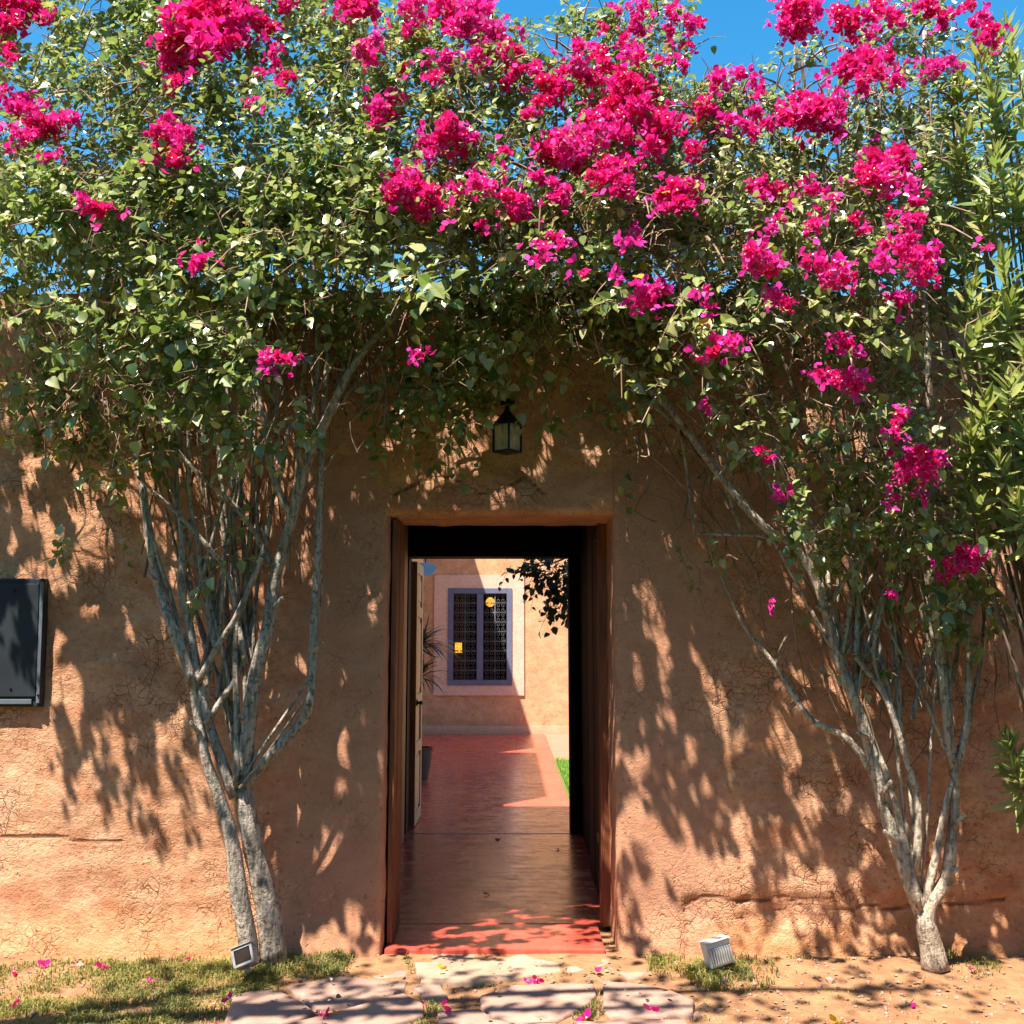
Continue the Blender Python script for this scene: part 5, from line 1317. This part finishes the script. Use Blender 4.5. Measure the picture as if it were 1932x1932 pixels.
# ------------------------------------------------------------------ fallen bracts and leaves
br_big = cluster_mesh(0.012, 2, frng, 0.034)
def fallen(px, py, label, s=1.0, mat=None, name='fallen_bract', cat='petal'):
    z = FLOOR_Z + .008 if (1050 < px < 1110 and py < 1780) else 0.04
    g = G(px, py, z)
    zz = max(ground_z(g[0], g[1]), 0.052 if in_stone(g[0], g[1]) else -1) + .012
    me = br_big
    if mat:
        me = br_big.copy(); me.materials.clear(); me.materials.append(mat)
    o = bpy.data.objects.new(name, me); COL.objects.link(o)
    o.location = (g[0], g[1], zz); o.scale = (s,) * 3
    o.rotation_euler = (random.uniform(-1, 1), random.uniform(-.6, .6), random.uniform(0, 6.28))
    return tag(o, label, cat, 'fallen flowers and leaves on the ground')
for px, py, s, lb in (
 (84, 1821, .9, 'pink fallen bract at the wall foot below the meter cabinet'),
 (191, 1829, 1.15, 'large magenta fallen bract where the sunlit wall meets the grass'),
 (351, 1814, .9, 'red fallen bract in the grass just left of the grey spotlight'),
 (278, 1848, .85, 'dull red fallen bract in the middle of the grass'),
 (22, 1836, .8, 'brownish red fallen bract in the grass at the upper left corner of the lawn'),
 (27, 1884, .9, 'red fallen bract in the grass at the left edge, lower of the two'),
 (402, 1925, .9, 'magenta fallen bract in the grass at the bottom edge of the picture'),
 (432, 1897, .8, 'dark red fallen bract on the left end of the leftmost flagstone'),
 (610, 1909, 1.2, 'large magenta fallen bract in the joint between the lower left flagstones'),
 (600, 1927, .7, 'small pink fallen bract at the bottom edge beside the lower left joint'),
 (805, 1884, .8, 'small red fallen bract beside the weeds in the middle of the path'),
 (835, 1911, 1.0, 'pink fallen bract on the bottom flagstone left of centre'),
 (1012, 1844, .95, 'magenta fallen bract at the front edge of the long pale step'),
 (995, 1848, .7, 'small reddish fallen bract touching the long pale step'),
 (1125, 1834, 1.0, 'pink fallen bract right of the pale step above the large right flagstone'),
 (1107, 1914, 1.1, 'magenta fallen bract in the weeds between the two large flagstones'),
 (1228, 1921, 1.1, 'magenta fallen bract at the front edge of the large right flagstone'),
 (1715, 1883, .9, 'red fallen bract on the bare soil at lower right'),
 (1835, 1831, .6, 'small dull red fallen bract on the soil right of the pale trunk')):
    fallen(px, py, lb, s)
fallen(1580, 1917, 'yellow fallen flower on the bare soil at the bottom edge', 1.2, M['yellow'], 'fallen_flower', 'flower')
fallen(833, 1838, 'tiny yellow leaf lying on the long pale step', .7, M['yellow'], 'fallen_leaf', 'leaf')

# dead leaves on the passage floor
lf = mesh_from('dead_leaf', bent(BIG_V, -.35), BIG_F); lf.materials.append(M['twig'])
for px, py, s, lb in ((912, 1687, .045, 'curled dead leaf on the red floor just inside the doorway'), (1050, 1602, .04, 'small dead leaf near the right door on the red floor'), (940, 1583, .06, 'dry crumpled leaf lying along the floor joint')):
    g = G(px, py, FLOOR_Z + .008)
    o = bpy.data.objects.new('dead_leaf', lf); COL.objects.link(o); o.location = (g[0], g[1], FLOOR_Z + .012); o.scale = (s,) * 3; o.rotation_euler = (.1, .1, random.uniform(0, 6.28))
    tag(o, lb, 'leaf', 'dead leaves on the passage floor')

# ------------------------------------------------------------------ plants in the courtyard
yc = P(789, 1235, 7.2)
yu = empty('potted_plant', (yc[0], yc[1], FLOOR_Z), 'dark spiky potted plant beside the courtyard door leaf', 'plant')
bm = bmesh.new(); lathe(bm, [(.13, 0), (.17, .2), (.19, .36), (.2, .38), (.18, .385), (.17, .34)], 18, (yc[0], yc[1], FLOOR_Z))
me = bpy.data.meshes.new('pot'); bm.to_mesh(me); bm.free(); link('pot', me, M['pot'], yu)
tube('stem', [np.array((yc[0], yc[1], FLOOR_Z + .3)), yc + np.array((0, 0, -.25)), yc], .03, .022, M['twig'], yu, 8, .08)
ya_rng = np.random.default_rng(4)
SPIKE = []
for y_, w_, z_ in ((0, .026, 0), (.25, .028, .05), (.5, .024, .03), (.75, .017, -.08), (1.0, .002, -.28)):
    SPIKE += [(-w_, y_, z_), (w_, y_, z_)]
SPIKE = np.array(SPIKE)
for hx, nlf, rl in ((yc + np.array((0, 0, .10)), 110, .50), (yc + np.array((.0, 0, -.30)), 90, .46)):
    d = ya_rng.normal(0, 1, (nlf, 3)); d[:, 2] = np.abs(d[:, 2]) * .8 - .2; d[:, 0] = d[:, 0] + .2
    nn = np.cross(np.cross(d, np.array((0, 0, 1.0))), d) + ya_rng.normal(0, .1, (nlf, 3))
    Rm = frames(d, nn)
    sm = mesh_from('blade', SPIKE, [(2*q, 2*q+1, 2*q+3, 2*q+2) for q in range(4)]); sm.materials.append(M['dark_leaf'])
    for i in range(nlf):
        lo = bpy.data.objects.new('blade', sm); COL.objects.link(lo)
        mw = Matrix(Rm[i].tolist()).to_4x4() @ Matrix.Scale(rl * ya_rng.uniform(.75, 1.15), 4); mw.translation = Vector(hx)
        lo.parent = yu; lo.matrix_parent_inverse = Matrix.Translation(-Vector(yu.location)); lo.matrix_basis = mw
# plant hanging at the upper right of the back opening
hv = empty('hanging_vine', tuple(P(1072, 1060, 4.1)), 'dark vine spray hanging in the upper right of the back opening', 'vine')
hz = [(1050, 1075, 60, 26, 4.0, .15, 34, .085), (1000, 1070, 42, 12, 4.0, .08, 10, .08), (990, 1086, 22, 8, 4.0, .05, 4, .075), (1055, 1120, 38, 36, 4.0, .12, 26, .085), (1070, 1150, 18, 14, 4.0, .06, 6, .08), (1031, 1164, 8, 5, 4.0, .03, 1, .06)]
hd = sprigs(hz, np.random.default_rng(9), (4, 7), 0.35, False)
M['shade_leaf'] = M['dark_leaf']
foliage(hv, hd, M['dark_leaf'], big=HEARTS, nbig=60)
stuff_tubes('twigs', hd[4], .004, M['twig'], hv)
tube('branch', [P(1090, 1040, 4.1), P(1050, 1060, 4.0), P(1000, 1072, 4.0), P(968, 1085, 4.0)], .012, .004, M['twig'], hv, 6, .06)
tube('branch', [P(1085, 1060, 4.05), P(1068, 1110, 4.0), P(1055, 1150, 4.0)], .012, .004, M['twig'], hv, 6, .06)
# lit lawn along the right of the red courtyard floor
cl_ = box('courtyard_lawn', EDGE_X + .012, 9, JOINT_Y + .4, 9.59, -.06, .05, M['bright_lawn'], None, .004)
tag(cl_, kind='structure')
crng = np.random.default_rng(6); V = []; F = []
for _ in range(5000):
    x = EDGE_X + .03 + crng.uniform(0, 1) ** 2 * 1.5; y = crng.uniform(4.2, 9.5); h = crng.uniform(.04, .09); az = crng.uniform(0, 6.28)
    d = np.array((math.cos(az), math.sin(az), 0)); s_ = np.array((-d[1], d[0], 0)) * .004; b = np.array((x, y, .045)); o = len(V)
    V += [b - s_, b + s_, b + d * h * .5 + np.array((0, 0, h))]; F.append((o, o + 1, o + 2))
co = link('courtyard_grass', mesh_np('courtyard_grass', V, F), M['bright_blade']); tag(co, kind='stuff')

# ------------------------------------------------------------------ tree standing beyond the left edge, its limb reaching over the forecourt
st = empty('shade_tree', (-4.6, -2.9, 0), 'leafy tree beyond the left edge of the picture that dapples the forecourt', 'tree')
tube('trunk', [(-4.6, -2.9, -.05), (-4.55, -2.9, 1.6), (-4.3, -2.85, 3.4), (-3.6, -2.8, 4.6)], .16, .09, M['bark'], st, 12, .15)
lims = [[(-4.3, -2.85, 3.4), (-3.4, -2.8, 4.5), (-2.2, -2.7, 4.9), (-0.8, -2.6, 5.05), (0.4, -2.6, 5.1)], [(-3.6, -2.8, 4.6), (-3.4, -2.9, 5.6), (-2.9, -3, 6.6)], [(-3.0, -2.8, 4.7), (-2.0, -3.1, 5.5), (-1.0, -3.2, 5.9)], [(-4.3, -2.85, 3.4), (-4.8, -3.2, 4.8), (-5.3, -3.4, 6)]]
for L in lims: tube('branch', L, .06, .018, M['bark'], st, 8, .12)
srng = np.random.default_rng(41)
pts = []
for L, cnt in zip(lims, (40, 26, 30, 22)):
    path = np.array(catmull(L, .1)); 
    for _ in range(cnt):
        c = path[srng.integers(len(path) // 4, len(path))] + srng.normal(0, .22, 3)
        for _k in range(7): pts.append(c + srng.normal(0, .09, 3))
pts = np.array(pts)
pts = pts[~((project(pts)[1] > -60) & (pts[:, 0] > -3.2))]
V, F = place(LEAF6_V, LEAF6_F, pts, frames(srng.normal(0, 1, pts.shape), srng.normal(0, .5, pts.shape) + np.array((0, 0, 1.0))), srng.uniform(.06, .10, len(pts)))
o = link('foliage', mesh_np('foliage', V, F), M['leaf'], st); o['kind'] = 'stuff'

# unseen green block behind the camera, added to cut sky fill on the wall
hx = np.linspace(-16, 16, 90); hz_ = np.linspace(0, 6.4, 22); V = []; F = []
def hq(x, z, face): return face + 0.18 * mnoise.noise(Vector((x * .9, z * .9, face))) + .08 * mnoise.noise(Vector((x * 3, z * 3, face)))
for face in (-9.6, -11.2):
    o = len(V)
    V += [(x, hq(x, z, face), z) for z in hz_ for x in hx]
    F += [(o + j * 90 + i, o + j * 90 + i + 1, o + (j + 1) * 90 + i + 1, o + (j + 1) * 90 + i) for j in range(21) for i in range(89)]
n1 = 90 * 22
F += [(21 * 90 + i, 21 * 90 + i + 1, n1 + 21 * 90 + i + 1, n1 + 21 * 90 + i) for i in range(89)]
F += [(j * 90 + e, (j + 1) * 90 + e, n1 + (j + 1) * 90 + e, n1 + j * 90 + e) for j in range(21) for e in (0, 89)]
M['fill_blocker_hedge'] = simple_material('fill_blocker_green', (0.045, 0.075, 0.022), 0.8, 0.5, 9, 1.0, 0.08, spec=0.2, alt=(0.020, 0.038, 0.012))
hd_ = link('fill_blocker_hedge', mesh_np('fill_blocker_hedge', V, F, True), M['fill_blocker_hedge'])
tag(hd_, 'dark foliage screen added out of view to cut sky light on the wall', 'fill_blocker_hedge')

# pebbles and dry litter on the soil
lrng = np.random.default_rng(51)
V = []; F = []
ico = bmesh.new(); bmesh.ops.create_icosphere(ico, subdivisions=1, radius=1.0)
iv = np.array([v.co[:] for v in ico.verts]); if_ = np.array([[v.index for v in f.verts] for f in ico.faces]); ico.free()
for _ in range(900):
    x = lrng.uniform(-3, 3.2); y = -1.1 + 1.05 * lrng.uniform() 
    if in_stone(x, y): continue
    sz = lrng.uniform(.003, .011) * (1 + (lrng.uniform() < .06))
    o = len(V)
    V += list(iv * sz * lrng.uniform(.6, 1.3, 3) * (1 + .15 * lrng.normal(0, 1, (len(iv), 1))) + np.array((x, y, ground_z(x, y) + sz * .2)))
    F += [tuple(q + o for q in f) for f in if_]
o = link('pebbles', mesh_np('pebbles', V, F), M['stone']); tag(o, kind='stuff')
pts = []
for _ in range(900):
    x = lrng.uniform(-3, 3.2); y = -1.08 + 1.0 * lrng.uniform() ** .8
    pts.append((x, y, max(ground_z(x, y), .05 if in_stone(x, y) and lrng.uniform() < .25 else -1) + .006))
pts = np.array(pts)
pts = pts[[not (in_stone(p[0], p[1]) and p[2] < .05) for p in pts]]
V, F = place(LEAF6_V, LEAF6_F, pts, frames(lrng.normal(0, 1, pts.shape) * (1, 1, .25), lrng.normal(0, .35, pts.shape) + (0, 0, 1)), lrng.uniform(.010, .030, len(pts)))
o = link('dry_litter', mesh_np('dry_litter', V, F), M['twig']); tag(o, kind='stuff')
